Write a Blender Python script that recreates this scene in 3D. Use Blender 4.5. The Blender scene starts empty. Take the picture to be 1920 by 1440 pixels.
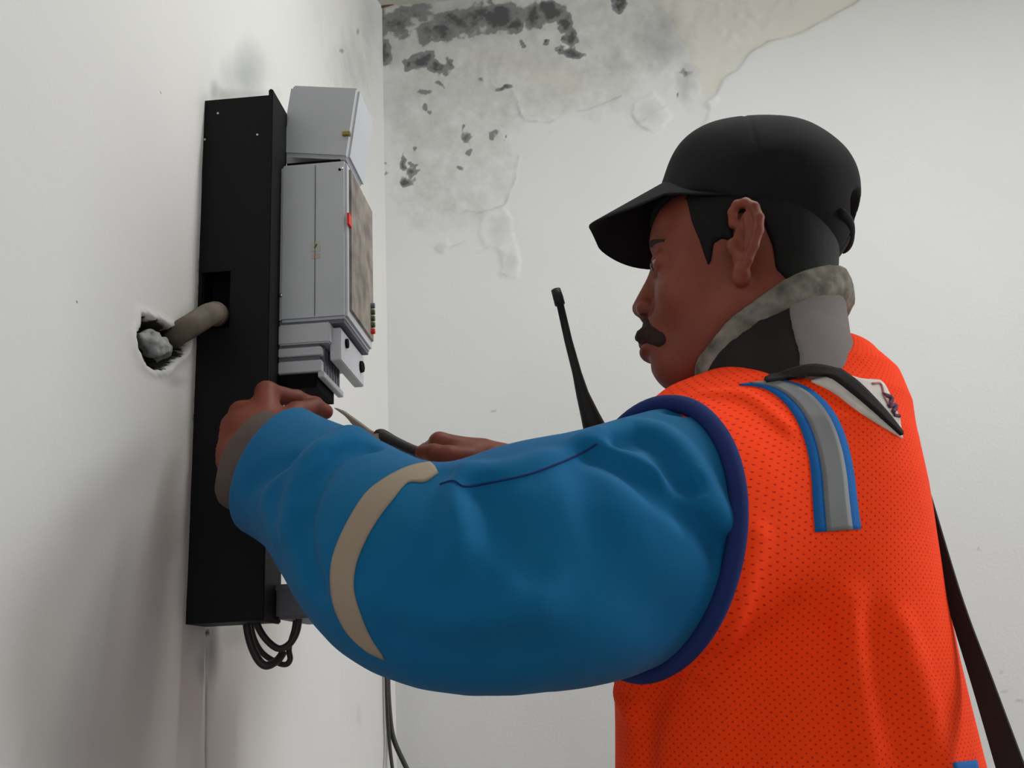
import bpy, math, random
import numpy as np
from mathutils import Matrix, Vector

# ------------------------------------------------------------------ camera, light, exposure
random.seed(4)
FPX = 2000.0                                   # focal length in pixels of the 1920 px wide frame
CAM = np.array([0.0, 0.0, 1.15])
_Y = np.array([180.0, -550.0, -FPX]); _Z = np.array([-337.0, (FPX*FPX - 180*337)/550.0, -FPX])
_Y /= np.linalg.norm(_Y); _Z /= np.linalg.norm(_Z)
ROT = np.array([np.cross(_Y, _Z), _Y, _Z])     # rows: world axes in camera space

scene = bpy.context.scene
col = scene.collection
cam_data = bpy.data.cameras.new('camera'); cam = bpy.data.objects.new('camera', cam_data); col.objects.link(cam)
cam_data.sensor_width = 36.0; cam_data.lens = FPX/1920*36; cam_data.clip_start = 0.02
cam.matrix_world = Matrix.Translation(CAM) @ Matrix(ROT.tolist()).to_4x4()
scene.camera = cam
vs = scene.view_settings
vs.view_transform = 'Standard'; vs.look = 'None'; vs.gamma = 1.0; vs.use_curve_mapping = False
vs.exposure = 0.13

world = bpy.data.worlds.new('world'); scene.world = world; world.use_nodes = True
world.node_tree.nodes['Background'].inputs[0].default_value = (0.85, 0.92, 1.0, 1)
world.node_tree.nodes['Background'].inputs[1].default_value = 1.0

def area_light(name, loc, target, sx, sy, power, color):
    d = bpy.data.lights.new(name, 'AREA'); d.shape = 'RECTANGLE'; d.size = sx; d.size_y = sy
    d.energy = power; d.color = color
    o = bpy.data.objects.new(name, d); col.objects.link(o); o.location = loc
    o.rotation_euler = (Vector(target) - Vector(loc)).to_track_quat('-Z', 'Y').to_euler()
    return o
# daylight entering by the high window of the right wall; added fill lamp at the doorway behind the viewer
area_light('window_daylight', (3.34, 1.30, 1.95), (-0.4, 1.25, 1.30), 1.3, 1.1, 40, (0.95, 0.98, 1.0))
area_light('doorway_fill', (0.75, -1.75, 1.25), (0.5, 2.0, 1.5), 1.1, 2.0, 5.0, (1.0, 0.93, 0.87))

area_light('ceiling_tube_light', (0.52, 1.14, 2.50), (0.52, 1.14, 0.0), 1.15, 0.06, 7.6, (0.97, 1.0, 0.98))

# ------------------------------------------------------------------ pixel <-> place
def ray(px, py):
    d = ROT @ np.array([px-960.0, 720.0-py, -FPX]); return d/np.linalg.norm(d)
def at(px, py, Y):
    d = ray(px, py); return CAM + d*(Y/d[1])
def on_x(px, py, X):
    d = ray(px, py); return CAM + d*((X-CAM[0])/d[0])
def project(P):
    q = (np.asarray(P)-CAM) @ ROT
    return 960+FPX*q[..., 0]/-q[..., 2], 720-FPX*q[..., 1]/-q[..., 2]

# ------------------------------------------------------------------ materials
def material(name, color, rough=0.6, spec=0.4, metal=0.0, var=0.0, var_scale=30.0, bump=0.0, bump_scale=200.0, dark=None, sheen=0.0):
    m = bpy.data.materials.new(name); m.use_nodes = True
    nt = m.node_tree; b = nt.nodes['Principled BSDF']
    b.inputs['Roughness'].default_value = rough; b.inputs['Metallic'].default_value = metal
    b.inputs['Specular IOR Level'].default_value = spec
    if sheen: b.inputs['Sheen Weight'].default_value = sheen
    c = (*color, 1)
    tc = nt.nodes.new('ShaderNodeTexCoord')
    if var or dark:
        n = nt.nodes.new('ShaderNodeTexNoise'); n.inputs['Scale'].default_value = var_scale; n.inputs['Detail'].default_value = 5
        nt.links.new(tc.outputs['Object'], n.inputs['Vector'])
        r = nt.nodes.new('ShaderNodeValToRGB'); r.color_ramp.elements[0].position = 0.3; r.color_ramp.elements[1].position = 0.7
        r.color_ramp.elements[0].color = (*(dark or [x*(1-var) for x in color]), 1); r.color_ramp.elements[1].color = c
        nt.links.new(n.outputs['Fac'], r.inputs[0]); nt.links.new(r.outputs[0], b.inputs['Base Color'])
    else:
        b.inputs['Base Color'].default_value = c
    if bump:
        n = nt.nodes.new('ShaderNodeTexNoise'); n.inputs['Scale'].default_value = bump_scale; n.inputs['Detail'].default_value = 4
        nt.links.new(tc.outputs['Object'], n.inputs['Vector'])
        bp = nt.nodes.new('ShaderNodeBump'); bp.inputs['Strength'].default_value = bump; bp.inputs['Distance'].default_value = 0.002
        nt.links.new(n.outputs['Fac'], bp.inputs['Height']); nt.links.new(bp.outputs[0], b.inputs['Normal'])
    return m

def srgb(r, g, b):
    return tuple(((c/255)/12.92 if c/255 <= 0.04045 else ((c/255+0.055)/1.055)**2.4) for c in (r, g, b))

def mix_node(nt, fac, a, b):
    m = nt.nodes.new('ShaderNodeMix'); m.data_type = 'RGBA'
    nt.links.new(fac, m.inputs['Factor'])
    for s, v in ((6, a), (7, b)):
        if isinstance(v, tuple): m.inputs[s].default_value = (*v, 1)
        else: nt.links.new(v, m.inputs[s])
    return m.outputs[2]

def attr_mask(nt, name, scale, amount, lo, hi, detail=6):
    """stain mask stored on the wall, broken up by noise into ragged edges"""
    a = nt.nodes.new('ShaderNodeAttribute'); a.attribute_name = name
    tc = nt.nodes.new('ShaderNodeTexCoord')
    n = nt.nodes.new('ShaderNodeTexNoise'); n.inputs['Scale'].default_value = scale; n.inputs['Detail'].default_value = detail; n.inputs['Roughness'].default_value = 0.6
    nt.links.new(tc.outputs['Object'], n.inputs['Vector'])
    m1 = nt.nodes.new('ShaderNodeMath'); m1.operation = 'MULTIPLY_ADD'; m1.inputs[1].default_value = amount; m1.inputs[2].default_value = -amount*0.5
    nt.links.new(n.outputs['Fac'], m1.inputs[0])
    m2 = nt.nodes.new('ShaderNodeMath'); m2.operation = 'ADD'
    nt.links.new(m1.outputs[0], m2.inputs[0]); nt.links.new(a.outputs['Fac'], m2.inputs[1])
    mr = nt.nodes.new('ShaderNodeMapRange'); mr.inputs['From Min'].default_value = lo; mr.inputs['From Max'].default_value = hi
    nt.links.new(m2.outputs[0], mr.inputs['Value'])
    return mr.outputs[0]

def wall_material(name, base, base2):
    m = material(name, base, rough=0.75, spec=0.25)
    nt = m.node_tree; b = nt.nodes['Principled BSDF']
    tc = nt.nodes.new('ShaderNodeTexCoord')
    n = nt.nodes.new('ShaderNodeTexNoise'); n.inputs['Scale'].default_value = 3.5; n.inputs['Detail'].default_value = 6
    nt.links.new(tc.outputs['Object'], n.inputs['Vector'])
    c = mix_node(nt, n.outputs['Fac'], base, base2)
    c = mix_node(nt, attr_mask(nt, 'cream', 22, 0.25, 0.45, 0.62), c, srgb(223, 220, 212))
    c = mix_node(nt, attr_mask(nt, 'old', 26, 1.1, 0.30, 0.95), c, srgb(196, 196, 192))
    c = mix_node(nt, attr_mask(nt, 'soot', 14, 0.4, 0.15, 1.1), c, srgb(120, 124, 122))
    c = mix_node(nt, attr_mask(nt, 'mold', 34, 0.80, 0.36, 0.50), c, srgb(140, 140, 140))
    c = mix_node(nt, attr_mask(nt, 'mold', 50, 0.80, 0.62, 0.85), c, srgb(92, 92, 94))
    c = mix_node(nt, attr_mask(nt, 'dirt_shade', 120, 0.6, 0.42, 0.62), c, srgb(38, 36, 33))
    nt.links.new(c, b.inputs['Base Color'])
    n2 = nt.nodes.new('ShaderNodeTexNoise'); n2.inputs['Scale'].default_value = 160; n2.inputs['Detail'].default_value = 4
    nt.links.new(tc.outputs['Object'], n2.inputs['Vector'])
    bp = nt.nodes.new('ShaderNodeBump'); bp.inputs['Strength'].default_value = 0.12; bp.inputs['Distance'].default_value = 0.002
    nt.links.new(n2.outputs['Fac'], bp.inputs['Height']); nt.links.new(bp.outputs[0], b.inputs['Normal'])
    return m

M = {}
M['wall_back'] = wall_material('painted_plaster', srgb(229, 229, 228), srgb(221, 222, 221))
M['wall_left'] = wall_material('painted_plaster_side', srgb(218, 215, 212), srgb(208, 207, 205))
M['ceiling'] = material('ceiling_paint', srgb(214, 212, 200), 0.8, var=0.1, var_scale=6)
M['floor'] = material('cement_floor', srgb(150, 145, 138), 0.7, var=0.25, var_scale=8)
M['black_metal'] = material('black_painted_steel', srgb(11, 11, 13), 0.6, 0.2, var=0.25, var_scale=25, bump=0.05)
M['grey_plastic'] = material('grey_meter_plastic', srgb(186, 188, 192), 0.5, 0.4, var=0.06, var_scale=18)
M['grey_dark'] = material('dark_grey_plastic', srgb(98, 100, 106), 0.6)  # darker grey plastic of joints, ribs and the junction box
M['black_hole'] = material('dark_recess', srgb(14, 14, 15), 0.9, 0.1)  # black for recesses; also paints shade under the cover and terminals
M['brass'] = material('brass', srgb(150, 130, 70), 0.35, metal=1.0)
M['screw'] = material('bare_steel', srgb(190, 190, 190), 0.35, metal=1.0)
M['sticker'] = material('faded_sticker', srgb(190, 186, 176), 0.7, var=0.15, var_scale=300)
M['sticker_pink'] = material('pink_sticker', srgb(190, 165, 155), 0.7)
M['face_plate'] = material('weathered_meter_face', srgb(150, 140, 130), 0.6, dark=srgb(95, 88, 82), var_scale=40)
M['red'] = material('red_mark', srgb(215, 40, 35), 0.5)
M['green'] = material('green_wire', srgb(70, 90, 40), 0.5)
M['cable'] = material('dark_cable_rubber', srgb(46, 44, 43), 0.5, bump=0.1, bump_scale=60)
M['conduit'] = material('dusty_conduit', srgb(120, 108, 96), 0.75, dark=srgb(78, 70, 62), var_scale=40, bump=0.3, bump_scale=120)
M['mortar'] = material('pale_pipe_mortar', srgb(168, 170, 168), 0.85, dark=srgb(100, 102, 102), var_scale=50, bump=0.5, bump_scale=90)
M['skin'] = material('skin', srgb(132, 66, 48), 0.55, 0.3, dark=srgb(108, 50, 36), var_scale=14, bump=0.06, bump_scale=400)
M['hair'] = material('black_hair', srgb(13, 12, 12), 0.7, 0.2, bump=0.3, bump_scale=900)
M['mustache'] = material('mustache_hair', srgb(50, 37, 32), 0.8, 0.2, bump=0.8, bump_scale=500)
M['cap'] = material('black_cap_cotton', srgb(27, 26, 29), 0.85, 0.15, var=0.2, var_scale=20, bump=0.12, bump_scale=900)
M['blue'] = material('blue_work_fabric', srgb(11, 92, 142), 0.85, 0.12, dark=srgb(13, 97, 140), var_scale=6, bump=0.10, bump_scale=900, sheen=0.04)
M['navy'] = material('navy_binding', srgb(30, 46, 98), 0.85, 0.15, bump=0.2, bump_scale=700)
M['taupe'] = material('taupe_reflective_tape', srgb(150, 134, 116), 0.6, 0.3, bump=0.05, bump_scale=600)
M['silver'] = material('grey_reflective_tape', srgb(112, 113, 115), 0.55, 0.4, bump=0.05, bump_scale=800)
M['stripe_blue'] = material('blue_tape_edge', srgb(22, 98, 170), 0.8, 0.2, bump=0.3, bump_scale=500)
M['collar'] = material('grey_cloth_collar', srgb(120, 113, 112), 0.9, 0.1, bump=0.1, bump_scale=500)
M['towel'] = material('crumpled_grey_cloth', srgb(140, 136, 126), 0.95, 0.1, dark=srgb(84, 79, 74), var_scale=55, bump=0.8, bump_scale=90)
M['strap'] = material('black_webbing', srgb(34, 29, 29), 0.8, 0.2, bump=0.3, bump_scale=500)
M['white_patch'] = material('white_cloth_patch', srgb(222, 212, 205), 0.8, dark=srgb(190, 188, 182), var_scale=40)
M['print'] = material('purple_print', srgb(90, 50, 75), 0.8)
M['print_red'] = material('faded_red_print', srgb(185, 120, 120), 0.8)
M['radio'] = material('black_radio_rubber', srgb(22, 21, 22), 0.6, 0.3)
M['inner_cuff'] = material('grey_inner_sleeve', srgb(96, 84, 80), 0.9, 0.1, var=0.15, var_scale=60)
M['eye'] = material('eye_white', srgb(150, 136, 128), 0.3)
M['iris'] = material('dark_iris', srgb(30, 22, 20), 0.2)
M['steel'] = material('worn_tool_steel', srgb(150, 135, 122), 0.45, metal=0.6, var=0.3, var_scale=60)
M['grip'] = material('black_rubber_grip', srgb(38, 34, 34), 0.6)
M['trousers'] = material('navy_trousers', srgb(30, 50, 85), 0.9, 0.1, bump=0.1)
M['boots'] = material('black_boots', srgb(24, 22, 21), 0.5)
M['wood'] = material('window_frame_paint', srgb(210, 208, 202), 0.6)

def vest_material():
    m = material('orange_mesh_vest', srgb(255, 92, 38), 0.85, 0.12)
    nt = m.node_tree; b = nt.nodes['Principled BSDF']
    a = nt.nodes.new('ShaderNodeAttribute'); a.attribute_name = 'weave'
    sep = nt.nodes.new('ShaderNodeSeparateXYZ'); nt.links.new(a.outputs['Vector'], sep.inputs[0])
    def mth(op, x, y=None, z=None):
        n = nt.nodes.new('ShaderNodeMath'); n.operation = op
        for i, v in enumerate((x, y, z)):
            if v is None: continue
            if isinstance(v, (int, float)): n.inputs[i].default_value = v
            else: nt.links.new(v, n.inputs[i])
        return n.outputs[0]
    # staggered perforations: product of two cosines has its peaks on a diagonal grid
    cu = mth('COSINE', mth('MULTIPLY', sep.outputs[0], 2*math.pi/0.0088))
    cv = mth('COSINE', mth('MULTIPLY', sep.outputs[1], 2*math.pi/0.0064))
    d = mth('MULTIPLY', cu, cv)
    n = nt.nodes.new('ShaderNodeTexNoise'); n.inputs['Scale'].default_value = 120
    nt.links.new(a.outputs['Vector'], n.inputs['Vector'])
    d2 = mth('MULTIPLY_ADD', n.outputs['Fac'], 0.35, mth('SUBTRACT', d, 0.175))
    mr = nt.nodes.new('ShaderNodeMapRange'); mr.inputs['From Min'].default_value = 0.62; mr.inputs['From Max'].default_value = 0.95
    nt.links.new(d2, mr.inputs['Value'])
    c = mix_node(nt, mr.outputs[0], srgb(255, 66, 16), srgb(200, 34, 8))
    nt.links.new(c, b.inputs['Base Color'])
    bp = nt.nodes.new('ShaderNodeBump'); bp.inputs['Strength'].default_value = 0.35; bp.inputs['Distance'].default_value = 0.002; bp.invert = True
    nt.links.new(mr.outputs[0], bp.inputs['Height']); nt.links.new(bp.outputs[0], b.inputs['Normal'])
    return m
M['vest'] = vest_material()

# ------------------------------------------------------------------ object helpers
def mesh_obj(name, verts, faces, m, parent=None, smooth=False, attrs=None):
    me = bpy.data.meshes.new(name)
    verts = np.asarray(verts, dtype=np.float64)
    if isinstance(faces, np.ndarray) and faces.ndim == 2:
        n, k = faces.shape
        me.vertices.add(len(verts)); me.vertices.foreach_set('co', verts.astype(np.float32).ravel())
        me.loops.add(n*k); me.loops.foreach_set('vertex_index', faces.astype(np.int32).ravel())
        me.polygons.add(n); me.polygons.foreach_set('loop_start', np.arange(0, n*k, k, dtype=np.int32))
        me.polygons.foreach_set('loop_total', np.full(n, k, dtype=np.int32))
        me.update(calc_edges=True); me.validate()
    else:
        me.from_pydata(verts.tolist(), [], [tuple(map(int, f)) for f in faces]); me.update()
    if smooth: me.polygons.foreach_set('use_smooth', np.ones(len(me.polygons), dtype=bool))
    for an, av in (attrs or {}).items():
        av = np.asarray(av, dtype=np.float32)
        if av.ndim == 1: me.attributes.new(an, 'FLOAT', 'POINT').data.foreach_set('value', av)
        else: me.attributes.new(an, 'FLOAT_VECTOR', 'POINT').data.foreach_set('vector', av.ravel())
    if m is not None: me.materials.append(m)
    o = bpy.data.objects.new(name, me); col.objects.link(o)
    if parent is not None:
        o.parent = parent
        pl = Vector((0, 0, 0)); p = parent
        while p is not None: pl += p.location; p = p.parent
        o.location = -pl                       # parts are written in room coordinates
    return o
def tag(o, label=None, cat=None, group=None, kind=None):
    if label: o['label'] = label
    if cat: o['category'] = cat
    if group: o['group'] = group
    if kind: o['kind'] = kind
    return o
def thing(name, loc, label, cat, group=None):
    o = bpy.data.objects.new(name, None); o.empty_display_size = 0.05; col.objects.link(o)
    o.location = tuple(float(v) for v in loc)
    return tag(o, label, cat, group)

class MB:
    """collects simple solids into one mesh"""
    def __init__(s): s.v = []; s.f = []
    def add(s, v, f):
        k = len(s.v); s.v += [tuple(map(float, p)) for p in v]; s.f += [tuple(i+k for i in q) for q in f]; return s
    def box(s, lo, hi, R=None, c=None):
        lo = np.array(lo, float); hi = np.array(hi, float)
        v = np.array([[(lo, hi)[i >> k & 1][k] for k in range(3)] for i in range(8)])
        if R is not None: v = (v-np.asarray(c)) @ np.asarray(R).T + np.asarray(c)
        return s.add(v, [(0, 2, 3, 1), (4, 5, 7, 6), (0, 1, 5, 4), (2, 6, 7, 3), (0, 4, 6, 2), (1, 3, 7, 5)])
    def tube(s, pts, r, n=12, cap=True, flat=None):
        P = np.asarray(pts, float); m = len(P); r = np.broadcast_to(np.asarray(r, float), (m,))
        T = np.gradient(P, axis=0); T /= np.linalg.norm(T, axis=1)[:, None]+1e-12
        up = np.array([0, 0, 1.0]) if abs(T[0][2]) < 0.9 else np.array([1.0, 0, 0])
        u = np.cross(T[0], up); u /= np.linalg.norm(u); V = []
        for i in range(m):
            u = u-T[i]*np.dot(u, T[i]); u /= np.linalg.norm(u); w = np.cross(T[i], u)
            for k in range(n):
                a = 2*math.pi*k/n
                V.append(P[i]+r[i]*(math.cos(a)*u+math.sin(a)*w))
        Fc = []
        for i in range(m-1):
            for k in range(n):
                a, b = i*n+k, i*n+(k+1) % n; Fc.append((a, b, b+n, a+n))
        if cap: Fc.append(tuple(range(n-1, -1, -1))); Fc.append(tuple(range((m-1)*n, m*n)))
        return s.add(V, Fc)
    def prism(s, poly3, ext):
        P = np.asarray(poly3, float); n = len(P); e = np.asarray(ext, float)
        return s.add(np.vstack([P, P+e]), [tuple(range(n)), tuple(range(2*n-1, n-1, -1))]+[(i, i+n, (i+1) % n+n, (i+1) % n) for i in range(n)])
    def build(s, name, m, parent=None, bevel=0.0, smooth=False, seg=2):
        o = mesh_obj(name, s.v, s.f, m, parent, smooth)
        import bmesh
        bm = bmesh.new(); bm.from_mesh(o.data); bmesh.ops.recalc_face_normals(bm, faces=bm.faces)
        if bevel: bmesh.ops.bevel(bm, geom=list(bm.edges), offset=bevel, segments=seg, affect='EDGES', clamp_overlap=True)
        bm.to_mesh(o.data); bm.free()
        if bevel:
            for p in o.data.polygons: p.use_smooth = False
        return o

def spline(pts, n=60):
    """Catmull-Rom through the points (any dimension)"""
    P = np.asarray(pts, float); P = np.vstack([2*P[0]-P[1], P, 2*P[-1]-P[-2]])
    t = np.linspace(0, len(P)-3-1e-9, n); i = t.astype(int); u = (t-i)[:, None]
    a, b, c, d = P[i], P[i+1], P[i+2], P[i+3]
    return 0.5*(2*b+(c-a)*u+(2*a-5*b+4*c-d)*u*u+(3*b-a-3*c+d)*u**3)

# ------------------------------------------------------------------ noise on arrays
_rng = np.random.RandomState(7); _LAT = _rng.rand(64, 64, 64).astype(np.float32)
def vnoise(P):
    P = np.asarray(P, np.float64); i = np.floor(P).astype(int); f = P-i; f = f*f*(3-2*f); i &= 63; j = (i+1) & 63
    r = 0
    for a in (0, 1):
        for b in (0, 1):
            for c in (0, 1):
                w = (f[:, 0] if a else 1-f[:, 0])*(f[:, 1] if b else 1-f[:, 1])*(f[:, 2] if c else 1-f[:, 2])
                r = r+w*_LAT[(j if a else i)[:, 0], (j if b else i)[:, 1], (j if c else i)[:, 2]]
    return r
def fbm(P, o=3):
    r = 0; a = 0.5
    for k in range(o): r = r+a*vnoise(np.asarray(P)*2**k+k*17.3); a *= 0.5
    return r
def seg_dist2(Q, pts):
    """distance in 2-D from points Q to a polyline"""
    d = np.full(len(Q), 1e9)
    for a, b in zip(pts[:-1], pts[1:]):
        a = np.array(a, float); b = np.array(b, float); ab = b-a
        t = np.clip(((Q-a)@ab)/(ab@ab+1e-12), 0, 1)
        d = np.minimum(d, np.hypot(*(Q-a-t[:, None]*ab).T))
    return d
def poly_sd(Q, poly):
    """signed distance in 2-D to a polygon (negative inside)"""
    P = np.array(poly, float); d = seg_dist2(Q, list(P)+[P[0]]); ins = np.zeros(len(Q), bool)
    for (x0, y0), (x1, y1) in zip(P, np.roll(P, -1, 0)):
        c = ((y0 > Q[:, 1]) != (y1 > Q[:, 1])) & (Q[:, 0] < (x1-x0)*(Q[:, 1]-y0)/(y1-y0+1e-12)+x0)
        ins ^= c
    return np.where(ins, -d, d)
def sstep(x, a, b):
    t = np.clip((x-a)/(b-a), 0, 1); return t*t*(3-2*t)

# ------------------------------------------------------------------ signed distance modelling (bodies and cloth)
def nrm(v): v = np.asarray(v, float); return v/np.linalg.norm(v)
def smin(a, b, k):
    h = np.maximum(k-np.abs(a-b), 0)/k; return np.minimum(a, b)-h*h*k*0.25
def smax(a, b, k): return -smin(-a, -b, k)
def ell(P, c, r, R=None):
    q = P-np.asarray(c, float)
    if R is not None: q = q@R
    r = np.asarray(r, float); k = np.sqrt(((q/r)**2).sum(1)); k2 = np.sqrt(((q/r**2)**2).sum(1))
    return k*(k-1)/(k2+1e-9)
def cone(P, a, b, ra, rb):
    a = np.asarray(a, float); b = np.asarray(b, float); ab = b-a
    t = np.clip(((P-a)@ab)/(ab@ab+1e-12), 0, 1)
    return np.sqrt(((P-a-t[:, None]*ab)**2).sum(1))-(ra+(rb-ra)*t)
def chain(P, pts, rad, k=0.0):
    d = None
    for i in range(len(pts)-1):
        e = cone(P, pts[i], pts[i+1], rad[i], rad[i+1])
        d = e if d is None else (smin(d, e, k) if k else np.minimum(d, e))
    return d
def bounded(P, c, r, fn, far=0.02):
    e = np.sqrt(((P-np.asarray(c))**2).sum(1))-r
    out = np.maximum(e, far)+0.0; m = e < far
    if m.any(): out[m] = fn(P[m])
    return out
def crease(P, pts, width):
    """1 on the polyline, falling off to 0 over the width"""
    c = np.mean(pts, 0); r = np.max(np.linalg.norm(np.asarray(pts)-c, axis=1))+3*width
    out = np.zeros(len(P)); m = ((P-c)**2).sum(1) < r*r
    if m.any(): out[m] = np.exp(-(np.maximum(chain(P[m], pts, [0]*len(pts)), 0)/width)**2)
    return out
def surface(fn, lo, hi, h, B=8, newton=1, margin=1.02):
    """sparse surface nets"""
    lo = np.array(lo, float); n = np.ceil((np.array(hi)-lo)/(h*B)).astype(int)
    g = np.stack(np.meshgrid(*[np.arange(k) for k in n], indexing='ij'), -1).reshape(-1, 3)
    d = fn(lo+(g+0.5)*B*h); g = g[np.abs(d) < B*h*margin]
    o = np.stack(np.meshgrid(*[np.arange(B+1)]*3, indexing='ij'), -1).reshape(-1, 3)
    vals = np.empty((len(g), B+1, B+1, B+1))
    for s in range(0, len(g), 400):
        p = (g[s:s+400, None]*B+o[None]).reshape(-1, 3)
        vals[s:s+400] = fn(lo+p*h).reshape(-1, B+1, B+1, B+1)
    ins = vals < 0
    cs = [ins[:, a:a+B, b:b+B, c:c+B] for a in (0, 1) for b in (0, 1) for c in (0, 1)]
    s = sum(x.astype(np.int8) for x in cs); act = (s > 0) & (s < 8)
    bi, ci, cj, ck = np.nonzero(act)
    corner = np.array([[a, b, c] for a in (0, 1) for b in (0, 1) for c in (0, 1)])
    cv = np.stack([vals[bi, ci+a, cj+b, ck+c] for a, b, c in corner], 1)
    acc = np.zeros((len(bi), 3)); cnt = np.zeros(len(bi))
    for i in range(8):
        for j in range(i+1, 8):
            if np.abs(corner[i]-corner[j]).sum() != 1: continue
            x = (cv[:, i] < 0) != (cv[:, j] < 0); t = np.where(x, cv[:, i]/(cv[:, i]-cv[:, j]+1e-30), 0)
            acc += np.where(x[:, None], corner[i]+t[:, None]*(corner[j]-corner[i]), 0); cnt += x
    gc = g[bi]*B+np.stack([ci, cj, ck], 1)
    V = lo+(gc+acc/cnt[:, None])*h
    N = n*B+2
    key = lambda q: ((q[:, 0]+1)*(N[1]+2)+(q[:, 1]+1))*(N[2]+2)+(q[:, 2]+1)
    K = key(gc); order = np.argsort(K); Ks = K[order]
    quads = []
    for ax in range(3):
        sl = [slice(0, B)]*3; sl2 = list(sl); sl2[ax] = slice(1, B+1)
        a0 = ins[(slice(None), *sl)]; a1 = ins[(slice(None), *sl2)]
        eb, ei, ej, ek = np.nonzero(a0 != a1); flip = a0[eb, ei, ej, ek]
        p = g[eb]*B+np.stack([ei, ej, ek], 1)
        u, w = (ax+1) % 3, (ax+2) % 3; idx = []; ok = np.ones(len(p), bool)
        for du, dw in ((0, 0), (-1, 0), (-1, -1), (0, -1)):
            q = p.copy(); q[:, u] += du; q[:, w] += dw; kk = key(q)
            pos = np.clip(np.searchsorted(Ks, kk), 0, len(Ks)-1); ok &= Ks[pos] == kk; idx.append(order[pos])
        idx = np.stack(idx, 1); idx[~flip] = idx[~flip][:, ::-1]
        quads.append(idx[ok])
    Fq = np.vstack(quads)
    for _ in range(newton):
        D = fn(V); G = gradient(fn, V, h*0.4); g2 = (G**2).sum(1)
        step = -(D/np.maximum(g2, 0.15))[:, None]*G; L = np.linalg.norm(step, axis=1)
        V = V+step*np.minimum(1, 0.5*h/(L+1e-12))[:, None]
    return V, Fq
def gradient(fn, V, e):
    return np.stack([(fn(V+np.eye(3)[i]*e)-fn(V-np.eye(3)[i]*e))/(2*e) for i in range(3)], 1)
def trace(fn, pix, start=0.5, end=2.0):
    """march rays through the pixels until they meet the surface"""
    D = np.array([ray(*p) for p in pix]); t = np.full(len(D), start)
    for _ in range(140):
        d = fn(CAM+D*t[:, None]); t = np.minimum(t+np.clip(d*0.7, -0.02, 0.05), end)
    return CAM+D*t[:, None]
def settle(fn, P, off=0.0, it=8):
    P = np.array(P, float)
    for _ in range(it):
        G = gradient(fn, P, 0.0015); G /= np.linalg.norm(G, axis=1)[:, None]+1e-9
        P = P-(np.clip(fn(P)-off, -0.01, 0.01))[:, None]*G*0.9
    return P
def cloth_strip(fn, edge_a, edge_b, off, thick, nw=7):
    """a band laid on a surface between two polylines of world points, with thickness"""
    A = np.asarray(edge_a); Bq = np.asarray(edge_b); m = len(A); w = np.linspace(0, 1, nw)
    grid = (A[:, None]*(1-w)[None, :, None]+Bq[:, None]*w[None, :, None]).reshape(-1, 3)
    top = settle(fn, grid, off+thick); bot = settle(fn, grid, off-0.002)
    V = np.vstack([top, bot]); Fc = []; k = m*nw; I = lambda i, j: i*nw+j
    for i in range(m-1):
        for j in range(nw-1):
            Fc.append((I(i, j), I(i+1, j), I(i+1, j+1), I(i, j+1))); Fc.append((k+I(i, j), k+I(i, j+1), k+I(i+1, j+1), k+I(i+1, j)))
    rim = [I(i, 0) for i in range(m)]+[I(m-1, j) for j in range(1, nw)]+[I(i, nw-1) for i in range(m-2, -1, -1)]+[I(0, j) for j in range(nw-2, 0, -1)]
    for a, b in zip(rim, rim[1:]+rim[:1]): Fc.append((a, k+a, k+b, b))
    return V, np.array(Fc)
def recalc(o):
    import bmesh
    bm = bmesh.new(); bm.from_mesh(o.data); bmesh.ops.recalc_face_normals(bm, faces=bm.faces); bm.to_mesh(o.data); bm.free(); return o
# ------------------------------------------------------------------ the room
XW = -0.4125; YW = 2.02; ZC = float(at(706, 14, YW)[2]); XR = 3.45; YR = -1.9

def grid_wall(name, axis, const, a0, a1, z0, z1, step, mat, disp, masks, extra):
    na = int((a1-a0)/step)+1; nz = int((z1-z0)/step)+1
    A, Z = np.meshgrid(np.linspace(a0, a1, na), np.linspace(z0, z1, nz), indexing='ij'); A = A.ravel(); Z = Z.ravel()
    P = np.empty((len(A), 3)); P[:, axis] = const; P[:, 1-axis] = A; P[:, 2] = Z
    px = np.stack(project(P), 1)
    sign = 1.0 if axis == 0 else -1.0
    att = masks(P, px)
    P[:, axis] += sign*disp(P, px)
    i, j = np.meshgrid(np.arange(na-1), np.arange(nz-1), indexing='ij'); i = i.ravel(); j = j.ravel()
    q = np.stack([i*nz+j, i*nz+j+1, (i+1)*nz+j+1, (i+1)*nz+j], 1)
    if axis == 0: q = q[:, ::-1]
    V = P; ex = []
    for (u0, u1, w0, w1) in extra:                       # plain stretches beyond the detailed part
        k = len(V)+len(ex); pts = np.empty((4, 3)); pts[:, axis] = const
        pts[:, 1-axis] = [u0, u1, u1, u0]; pts[:, 2] = [w0, w0, w1, w1]
        ex += pts.tolist(); q = np.vstack([q, [[k, k+1, k+2, k+3] if axis == 1 else [k, k+1, k+2, k+3]]])
    if ex: V = np.vstack([P, np.array(ex)])
    att = {n_: np.concatenate([v, np.zeros(len(ex))]) for n_, v in att.items()}
    return tag(mesh_obj(name, V, q, mat, smooth=True, attrs=att), kind='structure')

def blobs(px, lst):
    m = np.zeros(len(px))
    for cx, cy, rx, ry, s in lst:
        m = np.maximum(m, s*np.exp(-(((px[:, 0]-cx)/rx)**2+((px[:, 1]-cy)/ry)**2)*0.9))
    return m

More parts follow.
